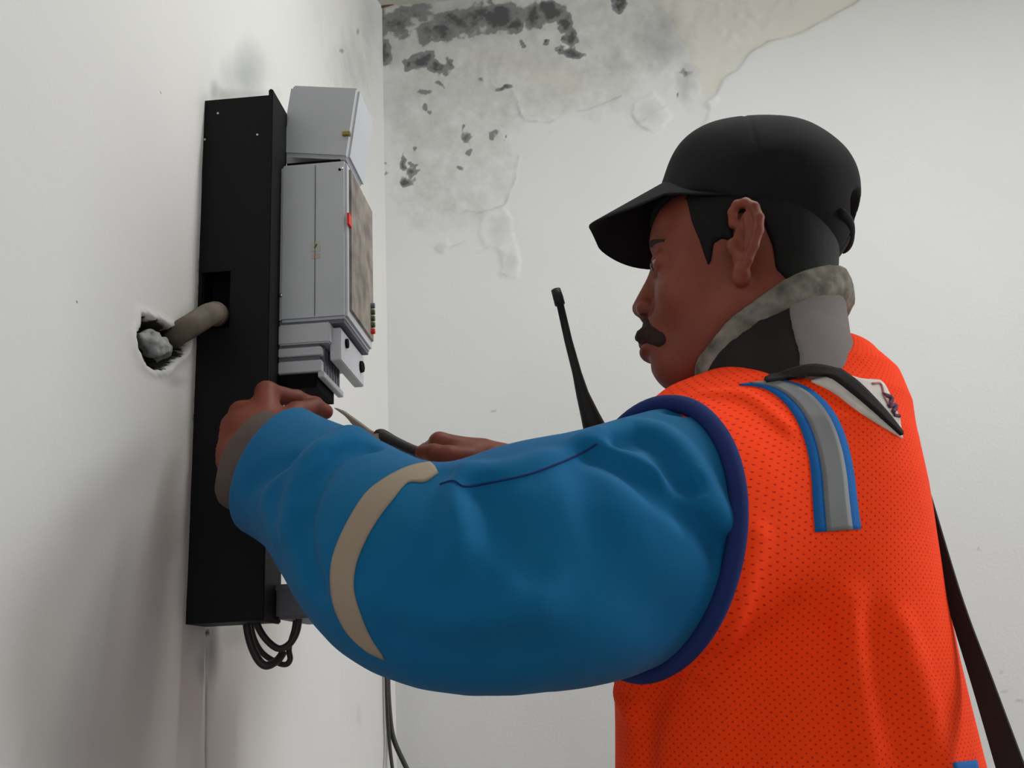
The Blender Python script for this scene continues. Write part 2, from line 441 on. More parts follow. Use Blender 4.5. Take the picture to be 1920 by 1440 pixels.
# ---- back wall: peeling paint and mould
LIP = [(1640, -20), (1600, 8), (1560, 30), (1510, 58), (1480, 70), (1440, 78), (1405, 100), (1392, 118), (1383, 132), (1374, 136), (1358, 146), (1350, 158), (1345, 172), (1338, 182), (1322, 192)]
PAINT = LIP+[(1330, 205), (1280, 330), (1150, 520), (700, 620), (700, 2200), (2600, 2200), (2600, -200), (1640, -200)]
FLAKES = [[(1225, 172), (1238, 186), (1250, 205), (1262, 215), (1240, 240), (1225, 250), (1200, 236), (1183, 215), (1188, 192)],
          [(905, 398), (944, 384), (960, 410), (963, 446), (932, 462), (908, 466), (897, 440)],
          [(932, 466), (968, 452), (976, 490), (970, 520), (948, 516), (936, 512), (940, 490)],
          [(815, 462), (838, 446), (846, 462), (832, 474), (818, 474)],
          [(1325, 182), (1340, 178), (1350, 190), (1330, 204), (1320, 196)],
          [(880, 330), (930, 285), (972, 292), (966, 335), (946, 384), (900, 392), (862, 394), (850, 360)]]
LIPS2 = [[(972, 292), (966, 335), (952, 372), (944, 386), (920, 394), (895, 398), (870, 394)],
         [(918, 150), (926, 164), (940, 168), (956, 163), (968, 185), (975, 215), (985, 226), (1030, 230), (1060, 212), (1100, 206), (1130, 195), (1165, 180)],
         [(895, 470), (932, 463), (960, 450)], [(845, 463), (865, 456), (875, 450)], [(936, 466), (950, 478), (942, 490)], [(938, 512), (955, 520), (970, 521)],
         [(1196, 234), (1220, 218), (1252, 196)]]
def disp_back(P, px):
    h = 0.004*(fbm(P*np.array([4, 1, 4])+3)-0.5)
    wob = px+5*np.stack([fbm(P*60)-.5, fbm(P*60+9)-.5], 1)
    sd = poly_sd(wob, PAINT); h += 0.0035*sstep(-sd, -1.5, 1.5)*np.exp(-np.clip(seg_dist2(px, LIP)-2, 0, None)/110.)
    for i, f in enumerate(FLAKES):
        s = poly_sd(wob, f); h += (0.0020 if i != 5 else -0.0010)*sstep(-s, -1.2, 2.5)
    for l in LIPS2:
        d = seg_dist2(wob, l); h += 0.0013*np.exp(-(d/2.4)**2)*(0.3+1.4*fbm(P*30))
    old = sstep(-poly_sd(px, [(700, -60), (1620, -60), (1340, 190), (1000, 260), (960, 430), (720, 470)]), 0, 60)
    h += old*0.0022*(np.abs(fbm(P*28)-0.47)*4-0.4)
    return h
MOLD = [(792, 112, 26, 16, .95), (820, 128, 20, 12, .9), (765, 118, 14, 14, .8), (845, 118, 12, 14, .7), (830, 60, 30, 22, .85), (860, 40, 60, 26, .78), (925, 30, 60, 26, 1), (965, 50, 26, 18, .9), (1000, 30, 22, 30, .85),
        (1030, 18, 34, 16, 1), (1055, 42, 18, 22, .95), (1068, 72, 18, 16, .9), (1070, 98, 26, 12, .85), (1048, 93, 10, 8, .8), (1160, 4, 18, 14, .9), (740, 45, 46, 34, .72), (716, 98, 22, 30, .85), (750, 60, 30, 20, .7), (708, 40, 16, 40, .7), (800, 60, 24, 24, .72), (770, 20, 70, 22, .62),
        (756, 302, 10, 16, .85), (768, 320, 12, 10, .8), (758, 342, 13, 12, .9), (779, 306, 7, 7, .65), (779, 275, 6, 7, .7), (868, 245, 5, 18, .75), (876, 262, 11, 11, .85), (882, 290, 7, 12, .65), (857, 314, 8, 7, .7), (922, 250, 11, 14, .66),
        (940, 165, 20, 6, .75), (803, 205, 7, 10, .75), (795, 178, 14, 10, .6), (822, 157, 14, 8, .66), (1285, 140, 16, 18, .5), (1020, 78, 7, 6, .7), (978, 78, 6, 5, .7), (1270, 172, 7, 6, .55), (720, 300, 8, 6, .5), (720, 325, 8, 5, .5), (900, 150, 12, 8, .5), (952, 258, 6, 10, .5)]
def masks_back(P, px0):
    px = px0+np.stack([34*(fbm(P*32)-.44)+16*(fbm(P*90)-.44), 34*(fbm(P*32+7)-.44)+16*(fbm(P*90+5)-.44)], 1)
    old = sstep(-poly_sd(px, [(690, -80), (1320, -80), (1300, 120), (1180, 240), (1000, 270), (975, 330), (960, 440), (800, 480), (700, 420)]), -30, 90)*0.62
    cream = sstep(-poly_sd(px, [(1130, -80), (1700, -80), (1600, 8), (1510, 60), (1405, 102), (1352, 155), (1340, 184), (1318, 186), (1300, 120), (1250, 40)]), -4, 6)*0.9
    cr2 = sstep(-poly_sd(px, [(870, 65), (990, 70), (1100, 100), (1160, 180), (1050, 210), (930, 150), (850, 130)]), -20, 40)*0.6
    soot = blobs(px, [(1240, 75, 60, 60, .55), (1290, 150, 22, 45, .55), (850, 30, 170, 45, .5), (720, 60, 60, 70, .5), (1130, 110, 60, 30, .3), (740, 190, 60, 60, .35), (940, 350, 30, 30, .25), (1222, 210, 32, 34, .36), (935, 430, 34, 36, .34), (955, 490, 20, 28, .3), (825, 462, 20, 12, .35)])
    dirt_shade = np.zeros(len(px))
    for l in [[(x+0.0, y) for x, y in q] for q in LIPS2]+[LIP, [(1183, 214), (1200, 236), (1225, 250), (1240, 240)], [(905, 398), (895, 400)]]:
        d = seg_dist2(px0, l); soot = np.maximum(soot, 0.7*fbm(P*40)*np.exp(-((d)/3.0)**2))
    dirt_shade = np.maximum(dirt_shade, blobs(px, [(1020, 78, 4, 4, .7), (1160, 8, 10, 8, .5)]))
    for x, y in ((1675, 692), (1882, 1290), (1872, 1255), (1845, 1035), (1905, 1310), (920, 772), (1795, 1175)): soot = np.maximum(soot, 0.55*np.exp(-(((px[:, 0]-x)/7)**2+((px[:, 1]-y)/4)**2)))
    return dict(old=old, cream=np.maximum(cream, cr2), soot=soot, mold=blobs(px, MOLD)*1.05, dirt_shade=dirt_shade)
grid_wall('wall_back', 1, YW, XW-0.01, 1.30, 0.95, ZC+0.004, 0.004, M['wall_back'], disp_back, masks_back,
          [(1.295, XR, 0.0, ZC), (XW-0.01, 1.30, 0.0, 0.955)])

# ---- left wall: chased hole for the conduit, stains, uneven plaster
HOLE = [(264, 590), (282, 598), (300, 604), (322, 618), (345, 622), (352, 640), (344, 662), (328, 672), (312, 690), (298, 692), (282, 690), (268, 678), (258, 655), (255, 628), (262, 610)]
def disp_left(P, px):
    h = 0.006*(fbm(P*np.array([1, 3.5, 2.0])+5)-0.5)+0.0012*(fbm(P*18)-0.5)
    wob = px+8*np.stack([fbm(P*70)-.5, fbm(P*70+9)-.5], 1)
    sd = poly_sd(wob, HOLE); h -= 0.05*sstep(-sd, -2, 7)
    h += 0.0025*np.exp(-((sd-5)/6)**2)
    low = sstep(px[:, 1], 950, 1150)
    h += low*(0.007*np.exp(-((px[:, 0]-622)/12)**2)+0.006*sstep(px[:, 0], 560, 615))
    h += 0.016*sstep(P[:, 1], YW-0.10, YW+0.01)**2
    d = np.abs(px[:, 0]-389+0.004*(px[:, 1]-1300)); h -= 0.003*np.exp(-(d/2.0)**2)*sstep(px[:, 1], 1150, 1200)
    return h
def masks_left(P, px):
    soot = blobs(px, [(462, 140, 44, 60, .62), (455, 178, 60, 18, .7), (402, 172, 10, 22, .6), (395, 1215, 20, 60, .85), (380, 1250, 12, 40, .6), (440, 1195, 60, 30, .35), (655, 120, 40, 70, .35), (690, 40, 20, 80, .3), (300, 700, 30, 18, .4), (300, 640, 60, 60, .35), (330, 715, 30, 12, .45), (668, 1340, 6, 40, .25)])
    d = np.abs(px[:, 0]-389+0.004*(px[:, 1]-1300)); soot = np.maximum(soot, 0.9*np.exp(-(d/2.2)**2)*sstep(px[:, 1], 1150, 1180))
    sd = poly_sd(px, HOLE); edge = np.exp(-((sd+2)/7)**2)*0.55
    dirt_shade = np.maximum(edge, sstep(-sd, -2.5, 1.5)*1.2)  # darkens the hole's lining: the shade inside it is painted on
    dirt_shade = np.maximum(dirt_shade, blobs(px, [(303, 174, 3, 3, .8), (145, 567, 4, 3, .7), (327, 516, 3, 5, .75), (390, 1185, 7, 14, .62), (388, 150, 3, 8, .5)]))
    ed = np.abs(px[:, 0]-(383-33*(px[:, 1]-185)/985)); dirt_shade = np.maximum(dirt_shade, 0.50*np.exp(-(ed/4)**2)*((px[:, 1] > 480) & (px[:, 1] < 800)))  # darker strip along the backing box's left edge
    old = blobs(px, [(660, 130, 60, 120, .6), (600, 40, 60, 60, .4), (650, 1350, 40, 90, .3)])
    return dict(old=old, cream=np.zeros(len(px)), soot=soot, mold=blobs(px, [(640, 95, 12, 8, .5), (672, 60, 8, 12, .45)]), dirt_shade=dirt_shade)
grid_wall('wall_left', 0, XW, 0.60, YW+0.02, 0.95, ZC+0.004, 0.004, M['wall_left'], disp_left, masks_left,
          [(YR, 0.605, 0.0, ZC), (0.60, YW, 0.0, 0.955)])

for nm, lo, hi, m in (('floor', (XW-0.1, YR-0.1, -0.1), (XR+0.1, YW+0.1, 0), 'floor'), ('ceiling', (XW-0.1, YR-0.1, ZC), (XR+0.1, YW+0.1, ZC+0.1), 'ceiling')):
    tag(MB().box(lo, hi).build(nm, M[m]), kind='structure')
# right wall with its window opening, rear wall with its doorway
b = MB()
b.box((XR, YR, 0), (XR+0.12, 0.63, ZC)).box((XR, 1.97, 0), (XR+0.12, YW, ZC)).box((XR, 0.63, 0), (XR+0.12, 1.97, 1.38)).box((XR, 0.63, 2.50), (XR+0.12, 1.97, ZC))
tag(b.build('wall_right', M['wall_left']), kind='structure')
b = MB(); b.box((XW, YR-0.12, 0), (0.15, YR, ZC)).box((1.35, YR-0.12, 0), (XR, YR, ZC)).box((0.15, YR-0.12, 2.15), (1.35, YR, ZC))
tag(b.build('wall_rear', M['wall_left']), kind='structure')
b = MB()
for lo, hi in (((XR+0.02, 0.63, 1.38), (XR+0.08, 0.68, 2.50)), ((XR+0.02, 1.92, 1.38), (XR+0.08, 1.97, 2.50)), ((XR+0.02, 0.68, 1.38), (XR+0.08, 1.92, 1.43)), ((XR+0.02, 0.68, 2.45), (XR+0.08, 1.92, 2.50)), ((XR+0.03, 1.28, 1.43), (XR+0.07, 1.32, 2.45))):
    b.box(lo, hi)
tag(b.build('window_1', M['wood']), kind='structure')
lamp = thing('ceiling_tube_lamp', (0.52, 1.14, ZC), 'white batten lamp with one fluorescent tube under the ceiling', 'lamp')
MB().box((-0.10, 1.105, ZC-0.045), (1.14, 1.175, ZC-0.0005)).build('batten', M['wood'], lamp, bevel=0.004)
for x_ in (-0.09, 1.13): MB().box((x_-0.015, 1.12, ZC-0.085), (x_+0.015, 1.16, ZC-0.044)).build('lamp_holder', M['wood'], lamp, bevel=0.003)
tm = bpy.data.materials.new('lit_tube'); tm.use_nodes = True; tb = tm.node_tree.nodes['Principled BSDF']; tb.inputs['Base Color'].default_value = (.9, .9, .9, 1)
tb.inputs['Emission Color'].default_value = (0.97, 1, 0.98, 1); tb.inputs['Emission Strength'].default_value = 6.0
MB().tube([(-0.08, 1.14, ZC-0.068), (1.12, 1.14, ZC-0.068)], 0.013, 14).build('tube', tm, lamp, smooth=True)
# thin brown rod standing in for the crack where wall meets ceiling
p0 = at(700, 17, YW-0.004); p1 = at(800, -8, YW-0.004)
tag(MB().tube([p0, (p0+p1)/2, p1], 0.0022, 8).build('crack_line_1', material('brown_crack', srgb(110, 80, 55), 0.8)), kind='structure')

# ------------------------------------------------------------------ black backing box on the left wall
YB = 1.05; XP = float(at(497, 680, YB)[0]); XL = XW-0.004
ZT = float(at(440, 184, YB)[2]); ZB = float(at(420, 1167, YB)[2]); YE = 1.105
s0 = at(373, 512, YB); s1 = at(430, 594, YB); sx0, sx1, sz0, sz1 = XW+0.004, float(s1[0]), float(s1[2])-0.012, float(s0[2])
box = thing('meter_backing_box', (XW, YB, ZB), 'tall black steel backing box fixed to the left wall behind the grey meter', 'electrical box')
b = MB()
b.box((XL, YB, ZB), (XP, YB+0.004, sz0)).box((XL, YB, sz1), (XP, YB+0.004, ZT)).box((sx1, YB, sz0), (XP, YB+0.004, sz1)).box((XL, YB, sz0), (sx0, YB+0.004, sz1))
b.build('side_panel', M['black_metal'], box)
MB().box((XP-0.001, YB-0.002, ZB-0.001), (XP+0.004, YE, ZT+0.007)).build('front_plate', M['black_metal'], box, bevel=0.0012)
b = MB(); b.box((XL, YB+0.0041, ZB+0.005), (XW+0.0048, YE-0.005, ZT-0.005)).box((XL, YB+0.004, ZT-0.004), (XP, YE, ZT)).box((XL, YB+0.004, ZB), (XP, YE, ZB+0.004)).box((XL, YE-0.004, ZB), (XP, YE, ZT))
b.build('casing', M['black_metal'], box)
MB().box((XL, YB+0.03, sz0-0.02), (XP-0.003, YB+0.034, sz1+0.02)).build('knockout_backing', M['black_hole'], box)
def screw(parent, p, axis, r, m='screw', name='screw'):
    p = np.asarray(p, float); a = np.asarray(axis, float)
    return MB().tube([p-a*0.002, p+a*0.0004, p+a*0.0012, p+a*0.0016], [r, r, r*0.8, r*0.3], 10).build(name, M[m], parent, smooth=False)
for px_, py_ in ((409, 213), (483, 253), (384, 262)): screw(box, at(px_, py_, YB), (0, -1, 0), 0.0016)

# ------------------------------------------------------------------ grey meter on the front plate
YM = 1.082; YM2 = 1.212; X1 = float(at(650, 450, YM)[0]); zt = float(at(580, 305, YM)[2]); zb = float(at(580, 600, YM)[2])
XF = XP+0.004
meter = thing('electricity_meter', (XF, YM, zb), 'grey plastic electricity meter mounted on the black backing box', 'electricity meter')
MB().box((XF, YM, zb), (X1, YM2, zt)).build('body', M['grey_plastic'], meter, bevel=0.003)
MB().box((at(590, 450, YM)[0], YM-0.0008, zb+0.004), (at(591.4, 450, YM)[0], YM+0.001, zt-0.004)).build('seam', M['grey_dark'], meter)
fp = MB().box((X1-0.001, YM+0.012, zb+0.012), (X1+0.0025, YM2-0.002, zt-0.006)).build('face_plate', M['face_plate'], meter, bevel=0.001)
b = MB(); zr = float(at(655, 405, YM)[2]); b.box((X1+0.0005, YM-0.0003, zr-0.009), (X1+0.0030, YM+0.012, zr+0.004)); b.build('red_indicator', M['red'], meter)
for i in range(5):
    z = float(at(688, 572+12*i, YM2-0.02)[2]); MB().tube([(X1+0.001, YM2-0.016, z), (X1+0.007, YM2-0.016, z)], 0.0034, 10).build('terminal_button', M['green' if i in (1, 2, 3) else 'red'] if i else M['grey_dark'], meter)
c = at(592, 470, YM)
st = MB().box((c[0]-0.005, YM-0.0006, c[2]-0.001), (c[0]+0.005, YM+0.0005, c[2]+0.011)).build('sticker', M['sticker'], meter)
MB().box((c[0]-0.0045, YM-0.0006, c[2]-0.0095), (c[0]+0.0048, YM+0.0005, c[2]-0.0035)).build('sticker', M['sticker_pink'], meter)
MB().tube([(c[0]-0.001, YM-0.0012, c[2]+0.003), (c[0]+0.0015, YM-0.0012, c[2]+0.0075)], 0.0007, 6).build('ink_mark', M['green'], st)
for px_, py_ in ((640, 315), (527, 553)): screw(meter, at(px_, py_, YM), (0, -1, 0), 0.0022)
screw(meter, at(637, 318, YM), (0, -1, 0), 0.0016, 'black_hole', 'screw_hole')
# terminal block under the body: joint, upper block, lower ribbed block, bottom lip
za = float(at(560, 607, YM)[2]); zc = float(at(560, 645, YM)[2]); zd = float(at(560, 699, YM)[2])
XA = float(at(618, 620, YM)[0]); XB = float(at(602, 670, YM)[0])
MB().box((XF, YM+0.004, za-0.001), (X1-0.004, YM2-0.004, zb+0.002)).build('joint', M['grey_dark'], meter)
ub = MB().box((XF, YM, zc), (XA, YM2-0.006, za)).build('terminal_block', M['grey_plastic'], meter, bevel=0.0015)
MB().box((XA-0.002, YM+0.010, zc-0.018), (XA+0.010, YM2-0.006, za-0.004)).build('terminal_flange', M['grey_plastic'], meter, bevel=0.001)
hp = at(637, 643, YM+0.03); MB().tube([(XA+0.006, YM+0.034, hp[2]), (XA+0.0125, YM+0.034, hp[2])], 0.0055, 12).build('sealing_hole', M['black_hole'], meter)
q = at(672, 690, YM2-0.02); MB().tube([(XA-0.002, YM2-0.022, q[2]), (XA+0.013, YM2-0.024, q[2])], [0.010, 0.007], 8).build('terminal_screw', M['black_hole'], meter)
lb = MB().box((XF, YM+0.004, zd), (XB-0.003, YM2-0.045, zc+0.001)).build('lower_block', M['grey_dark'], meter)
for a_, c_ in ((651, 667), (676, 698)):
    z0_, z1_ = float(at(560, c_, YM)[2]), float(at(560, a_, YM)[2])
    MB().box((XF, YM+0.001, z0_), (XB, YM2-0.046, z1_)).build('ledge', M['grey_plastic'], meter, bevel=0.0008)
for i in range(6):
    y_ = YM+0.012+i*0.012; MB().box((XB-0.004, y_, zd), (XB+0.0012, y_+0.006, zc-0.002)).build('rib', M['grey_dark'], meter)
MB().box((XB-0.004, YM+0.002, zd-0.006), (XB+0.003, YM2-0.040, zd+0.001)).build('bottom_lip', M['grey_plastic'], meter, bevel=0.0008)
MB().box((XF+0.002, YM+0.006, zd-0.016), (XB-0.006, YM2-0.05, zd+0.001)).build('wires_and_shade', M['black_hole'], meter)  # black block: wires, and the shade below the terminals put into colour
# raised cover above the body, tipped away from the wall
th = math.radians(-8.3); piv = np.array(at(522, 292, YM+0.02)); w_ = float(at(655, 292, YM+0.02)[0]-piv[0])
Rl = np.array([[math.cos(th), 0, -math.sin(th)], [0, 1, 0], [math.sin(th), 0, math.cos(th)]])
hl = float(np.linalg.norm(at(545, 157, YM+0.02)-piv))
cov = MB().box((piv[0], YM+0.02, piv[2]+0.001), (piv[0]+w_, YM2-0.030, piv[2]+hl), Rl, piv).build('raised_cover', M['grey_plastic'], meter, bevel=0.004, seg=3)
bl = at(650, 252, YM+0.019); MB().box((bl[0]-0.0045, YM+0.015, bl[2]-0.002), (bl[0]+0.0045, YM+0.021, bl[2]+0.002)).build('latch', M['brass'], cov)
MB().box((XF+0.001, YM+0.02, zt-0.002), (X1-0.012, YM2-0.02, zt+0.012)).build('cover_gap_shade', M['black_hole'], meter)  # black block painted as the band of shade beneath the raised cover
# small grey box low on the backing plate
g0 = at(488, 1163, 1.085); g1 = at(588, 1098, 1.085)
lowb = thing('cable_junction_box', (g0[0], 1.12, g0[2]), 'small grey junction box at the foot of the black backing box', 'junction box')
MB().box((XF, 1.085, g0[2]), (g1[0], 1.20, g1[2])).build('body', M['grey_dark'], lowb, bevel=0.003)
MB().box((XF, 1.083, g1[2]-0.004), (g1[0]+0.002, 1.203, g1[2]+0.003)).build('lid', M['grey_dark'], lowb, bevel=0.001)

# ------------------------------------------------------------------ conduit in the wall, hanging cables
hy = on_x(292, 640, XW)
pipe = thing('wall_conduit', hy, 'dusty brown conduit bending from the broken wall hole into the black box', 'conduit')
c0 = on_x(322, 640, XW-0.03); 
pts = spline([c0, on_x(330, 628, XW-0.004), at(356, 612, 1.0), at(392, 590, 1.028), at(408, 590, 1.055), at(408, 592, 1.078)], 40)
MB().tube(pts, 0.0123, 20).build('pipe', M['conduit'], pipe, smooth=True)
MB().tube(pts[26:31], [0.0127, 0.0134, 0.0136, 0.0134, 0.0127], 20).build('coupling', M['conduit'], pipe, smooth=True)
mc = on_x(290, 648, XW-0.004)
V, Fq = surface(lambda P: ell(P, mc, (0.012, 0.030, 0.0100))+0.016*(fbm(P*85)-0.45), mc-0.05, mc+0.05, 0.002)
tag(recalc(mesh_obj('broken_plaster_lump', V, Fq, M['mortar'], smooth=True)), 'pale lump of broken mortar lodged in the wall hole under the conduit', 'mortar')
def cable(name, pix, Y, r, label, group=None):
    o = MB().tube(spline([at(x, y, Y+dy) for x, y, dy in pix], 48), r, 10).build(name, M['cable'], smooth=True)
    return tag(o, label, 'cable', group)
cable('hanging_cable', [(462, 1150, .02), (464, 1180, .02), (472, 1212, .02), (485, 1238, .02), (500, 1248, .022), (520, 1238, .03), (532, 1222, .035)], 1.08, 0.0042, 'thick dark cable making the outermost left loop under the black box', 'cables hanging under the black box')
cable('hanging_cable', [(478, 1150, .0), (484, 1175, .0), (500, 1200, .0), (522, 1216, .0), (542, 1208, .0), (556, 1185, .0), (562, 1150, .0)], 1.10, 0.0036, 'dark cable making the wide shallow loop under the black box', 'cables hanging under the black box')
cable('hanging_cable', [(470, 1150, .01), (474, 1190, .01), (490, 1222, .01), (515, 1240, .01), (535, 1246, .01), (544, 1236, .01), (542, 1215, .01), (552, 1180, .01), (556, 1150, .01)], 1.11, 0.0030, 'thin dark cable dipping lowest right of the loops under the black box', 'cables hanging under the black box')
cable('corner_cable', [(728, 1180, .0), (727, 1260, .0), (730, 1330, .0), (738, 1385, .0), (762, 1440, -.01), (800, 1520, -.02)], YW-0.040, 0.0045, 'black cable running down the room corner and curving right', 'cables in the room corner')
cable('corner_cable', [(724, 1180, .0), (724, 1260, .0), (727, 1340, .0), (731, 1400, .0), (738, 1460, -.01), (745, 1530, -.01)], YW-0.052, 0.0032, 'thinner dark cable straight down the room corner', 'cables in the room corner')
# ------------------------------------------------------------------ the person: shapes
HC = at(1400, 430, 1.05)                                   # middle of the head
_th = math.radians(13)                                     # turned a little away from the viewer
Fh = np.array([-math.cos(_th), math.sin(_th), 0.0]); Lh = np.array([-math.sin(_th), -math.cos(_th), 0.0]); Uh = np.array([0, 0, 1.0])
def rot_axis(v, k, a):
    k = nrm(k); return v*math.cos(a)+np.cross(k, v)*math.sin(a)+k*np.dot(k, v)*(1-math.cos(a))
for ax, an in ((Lh.copy(), 4.0), (Fh.copy(), 9.0)):        # nod, then lean of the head
    Fh, Lh, Uh = [rot_axis(v, ax, math.radians(an)) for v in (Fh, Lh, Uh)]
HB = np.stack([Fh, Lh, Uh], 1)                             # columns: forward, left, up
def HL(px, py, l=0.0):
    """point seen at a pixel, at lateral offset l of the head, in head axes"""
    d = ray(px, py); t = (l-np.dot(CAM-HC, Lh))/np.dot(d, Lh)
    return (CAM+d*t-HC)@HB
def HW(q): return HC+HB@np.asarray(q)
def hpix(px, py, l=0.0): return HW(HL(px, py, l))

EYE = HL(1244, 492, 0.031)
def head_local(q):
    """q: points in head axes with the left-right coordinate folded"""
    a = q.copy(); a[:, 1] = np.abs(a[:, 1])
    sk = HL(1408, 390); d = ell(a, (sk[0], 0, sk[2]), (0.086, 0.072, 0.086))
    fa = HL(1338, 495); d = smin(d, ell(a, (fa[0], 0, fa[2]), (0.062, 0.058, 0.085)), 0.04)
    fl = HL(1312, 612); d = smin(d, ell(a, (fl[0], 0, fl[2]), (0.043, 0.043, 0.060)), 0.03)
    ch = HL(1260, 688); d = smin(d, ell(a, (ch[0], 0, ch[2]), (0.020, 0.022, 0.019)), 0.022)
    j0 = HL(1392, 560, 0.052); j1 = HL(1285, 690, 0.018)
    d = smin(d, cone(a, (j0[0], 0.048, j0[2]), (j1[0], 0.016, j1[2]), 0.017, 0.014), 0.03)
    ck = HL(1276, 545, 0.040); d = smin(d, ell(a, (ck[0], 0.036, ck[2]), (0.020, 0.018, 0.020)), 0.025)      # cheek
    br = HL(1242, 455, 0.0); d = smin(d, cone(a, (br[0], 0, br[2]), (br[0]-0.012, 0.036, br[2]+0.002), 0.011, 0.009), 0.015)
    mz = HL(1242, 638); d = smin(d, ell(a, (mz[0], 0, mz[2]), (0.019, 0.024, 0.026)), 0.018)                 # mouth mound
    # eye socket, lids
    d = smax(d, -ell(a, EYE+np.array([0.010, 0.0, 0.0]), (0.013, 0.015, 0.010)), 0.008)
    d = smin(d, ell(a, EYE, (0.0128, 0.0128, 0.0128)), 0.004)
    d = smax(d, -ell(a, EYE+np.array([0.013, 0.002, -0.001]), (0.010, 0.0110, 0.0022)), 0.0015)
    # nose
    n0, n1 = HL(1238, 508), HL(1203, 578); n0[1] = n1[1] = 0
    d = smin(d, cone(a, n0, n1, 0.0085, 0.0098), 0.010)
    n2 = HL(1214, 586); d = smin(d, ell(a, (n2[0], 0.011, n2[2]), (0.0095, 0.0085, 0.0085)), 0.006)
    n3 = HL(1213, 597); d = smax(d, -ell(a, (n3[0], 0.0085, n3[2]), (0.0055, 0.0042, 0.0045)), 0.002)
    # lips
    u1 = HL(1212, 640); d = smin(d, ell(a, (u1[0], 0, u1[2]), (0.0085, 0.019, 0.0055)), 0.006)
    u2 = HL(1217, 664); d = smin(d, ell(a, (u2[0], 0, u2[2]), (0.0095, 0.018, 0.0070)), 0.006)
    u3 = HL(1207, 651); d = smax(d, -ell(a, (u3[0], 0, u3[2]), (0.010, 0.022, 0.0014)), 0.003)
    u4 = HL(1216, 684); d = smax(d, -ell(a, (u4[0]+0.006, 0, u4[2]), (0.007, 0.020, 0.005)), 0.008)
    # ear
    d = smin(d, ear_local(a), 0.003)
    return d
EC = HL(1398, 450, 0.078)
def _e(px, py, l): q = HL(px, py, l); return np.array([q[0], l, q[2]])
EAR_RIM = [_e(1374, 420, .074), _e(1373, 398, .078), _e(1382, 384, .082), _e(1398, 380, .086), (_e(1414, 388, .089)), _e(1423, 408, .090), _e(1422, 432, .090), _e(1414, 460, .087), _e(1403, 486, .083), _e(1393, 508, .078), _e(1386, 524, .073)]
def ear_local(a):
    def f(a):
        d = chain(a, EAR_RIM, [.0042, .0044, .0046, .0048, .005, .005, .005, .0046, .0044, .0046, .004], 0.002)
        ax = nrm(EAR_RIM[4]-EAR_RIM[9]); n = nrm(np.cross(ax, EAR_RIM[6]-EAR_RIM[0])); t = np.cross(n, ax)
        R = np.stack([ax, t, n], 1); c = 0.5*(EAR_RIM[5]+EAR_RIM[0])*0.6+0.4*EAR_RIM[8]
        d = smin(d, ell(a, c+np.array([0.002, -0.004, 0.0]), (0.030, 0.0145, 0.0045), R), 0.004)
        d = smax(d, -ell(a, _e(1384, 452, .082), (0.0075, 0.008, 0.014)), 0.003)          # concha
        d = smin(d, ell(a, _e(1372, 462, .072), (0.005, 0.005, 0.008)), 0.004)           # tragus
        d = smin(d, chain(a, [_e(1400, 404, .084), _e(1408, 430, .085), _e(1400, 462, .081)], [.003, .0034, .003]), 0.005)
        d = smin(d, ell(a, _e(1388, 516, .072), (0.007, 0.005, 0.010)), 0.006)           # lobe
        return d
    return bounded(a, EC, 0.065, f, 0.02)

def neck(P):
    return chain(P, [hpix(1440, 470), hpix(1460, 600), hpix(1472, 720), hpix(1480, 860)], [0.056, 0.052, 0.050, 0.050], 0.02)
def head_fn(P):
    return bounded(P, HC-0.02*Uh, 0.20, lambda p: head_local((p-HC)@HB), 0.03)

# ---- arms (near arm = left, far arm = right)
SH_L = at(1345, 930, 0.955); EL_L = at(742, 1120, 0.835); WR_L = at(480, 858, 0.975)
SH_R = at(1420, 880, 1.28); EL_R = at(1180, 1010, 1.30); WR_R = at(945, 872, 1.17)

def hand_parts(wrist, knuckles, fingers, thumb, pk=0.010):
    """palm lofted from the wrist to the four knuckles, then each finger a chain"""
    def f(P):
        d = None
        for k, kn in enumerate(knuckles):
            w = wrist+(np.asarray(knuckles[k])-np.mean(knuckles, 0))*0.35
            e = cone(P, w, kn, 0.017, 0.0118); d = e if d is None else smin(d, e, 0.016)
        d = smin(d, ell(P, np.mean(list(knuckles)+[wrist], 0), (0.020, 0.020, 0.020)), 0.012)
        for k, ch in enumerate(fingers):
            pts = [knuckles[k]]+list(ch); r = [0.0105, 0.0088, 0.0082, 0.0070][:len(pts)]
            e = chain(P, pts, r, 0.003); d = smin(d, e, 0.0045)
            for p in pts[1:-1]: d = smin(d, np.sqrt(((P-p)**2).sum(1))-0.0090, 0.003)     # joint swelling
        e = chain(P, thumb, [0.015, 0.0115, 0.0098, 0.0080][:len(thumb)], 0.004); d = smin(d, e, pk)
        return d
    c = np.mean(list(knuckles)+[wrist], 0)
    return lambda P: bounded(P, c, 0.13, f, 0.02)
# left hand: back of the hand to the viewer, fingers curled round the wires under the meter
KL = [at(500, 736, 1.020), at(452, 774, 1.008), at(426, 818, 0.996), at(418, 858, 0.985)]
FL_ = [[at(556, 748, 1.050), at(590, 760, 1.066), at(606, 772, 1.066)],
       [at(500, 776, 1.032), at(540, 800, 1.048), at(556, 814, 1.046)],
       [at(470, 822, 1.024), at(510, 834, 1.032), at(528, 840, 1.026)],
       [at(455, 868, 1.006), at(490, 870, 1.012), at(506, 866, 1.006)]]
TL = [at(520, 810, 0.99), at(556, 775, 1.020), at(590, 765, 1.040), at(610, 772, 1.050)]
hand_l = hand_parts(at(480, 850, 0.978), KL, FL_, TL)
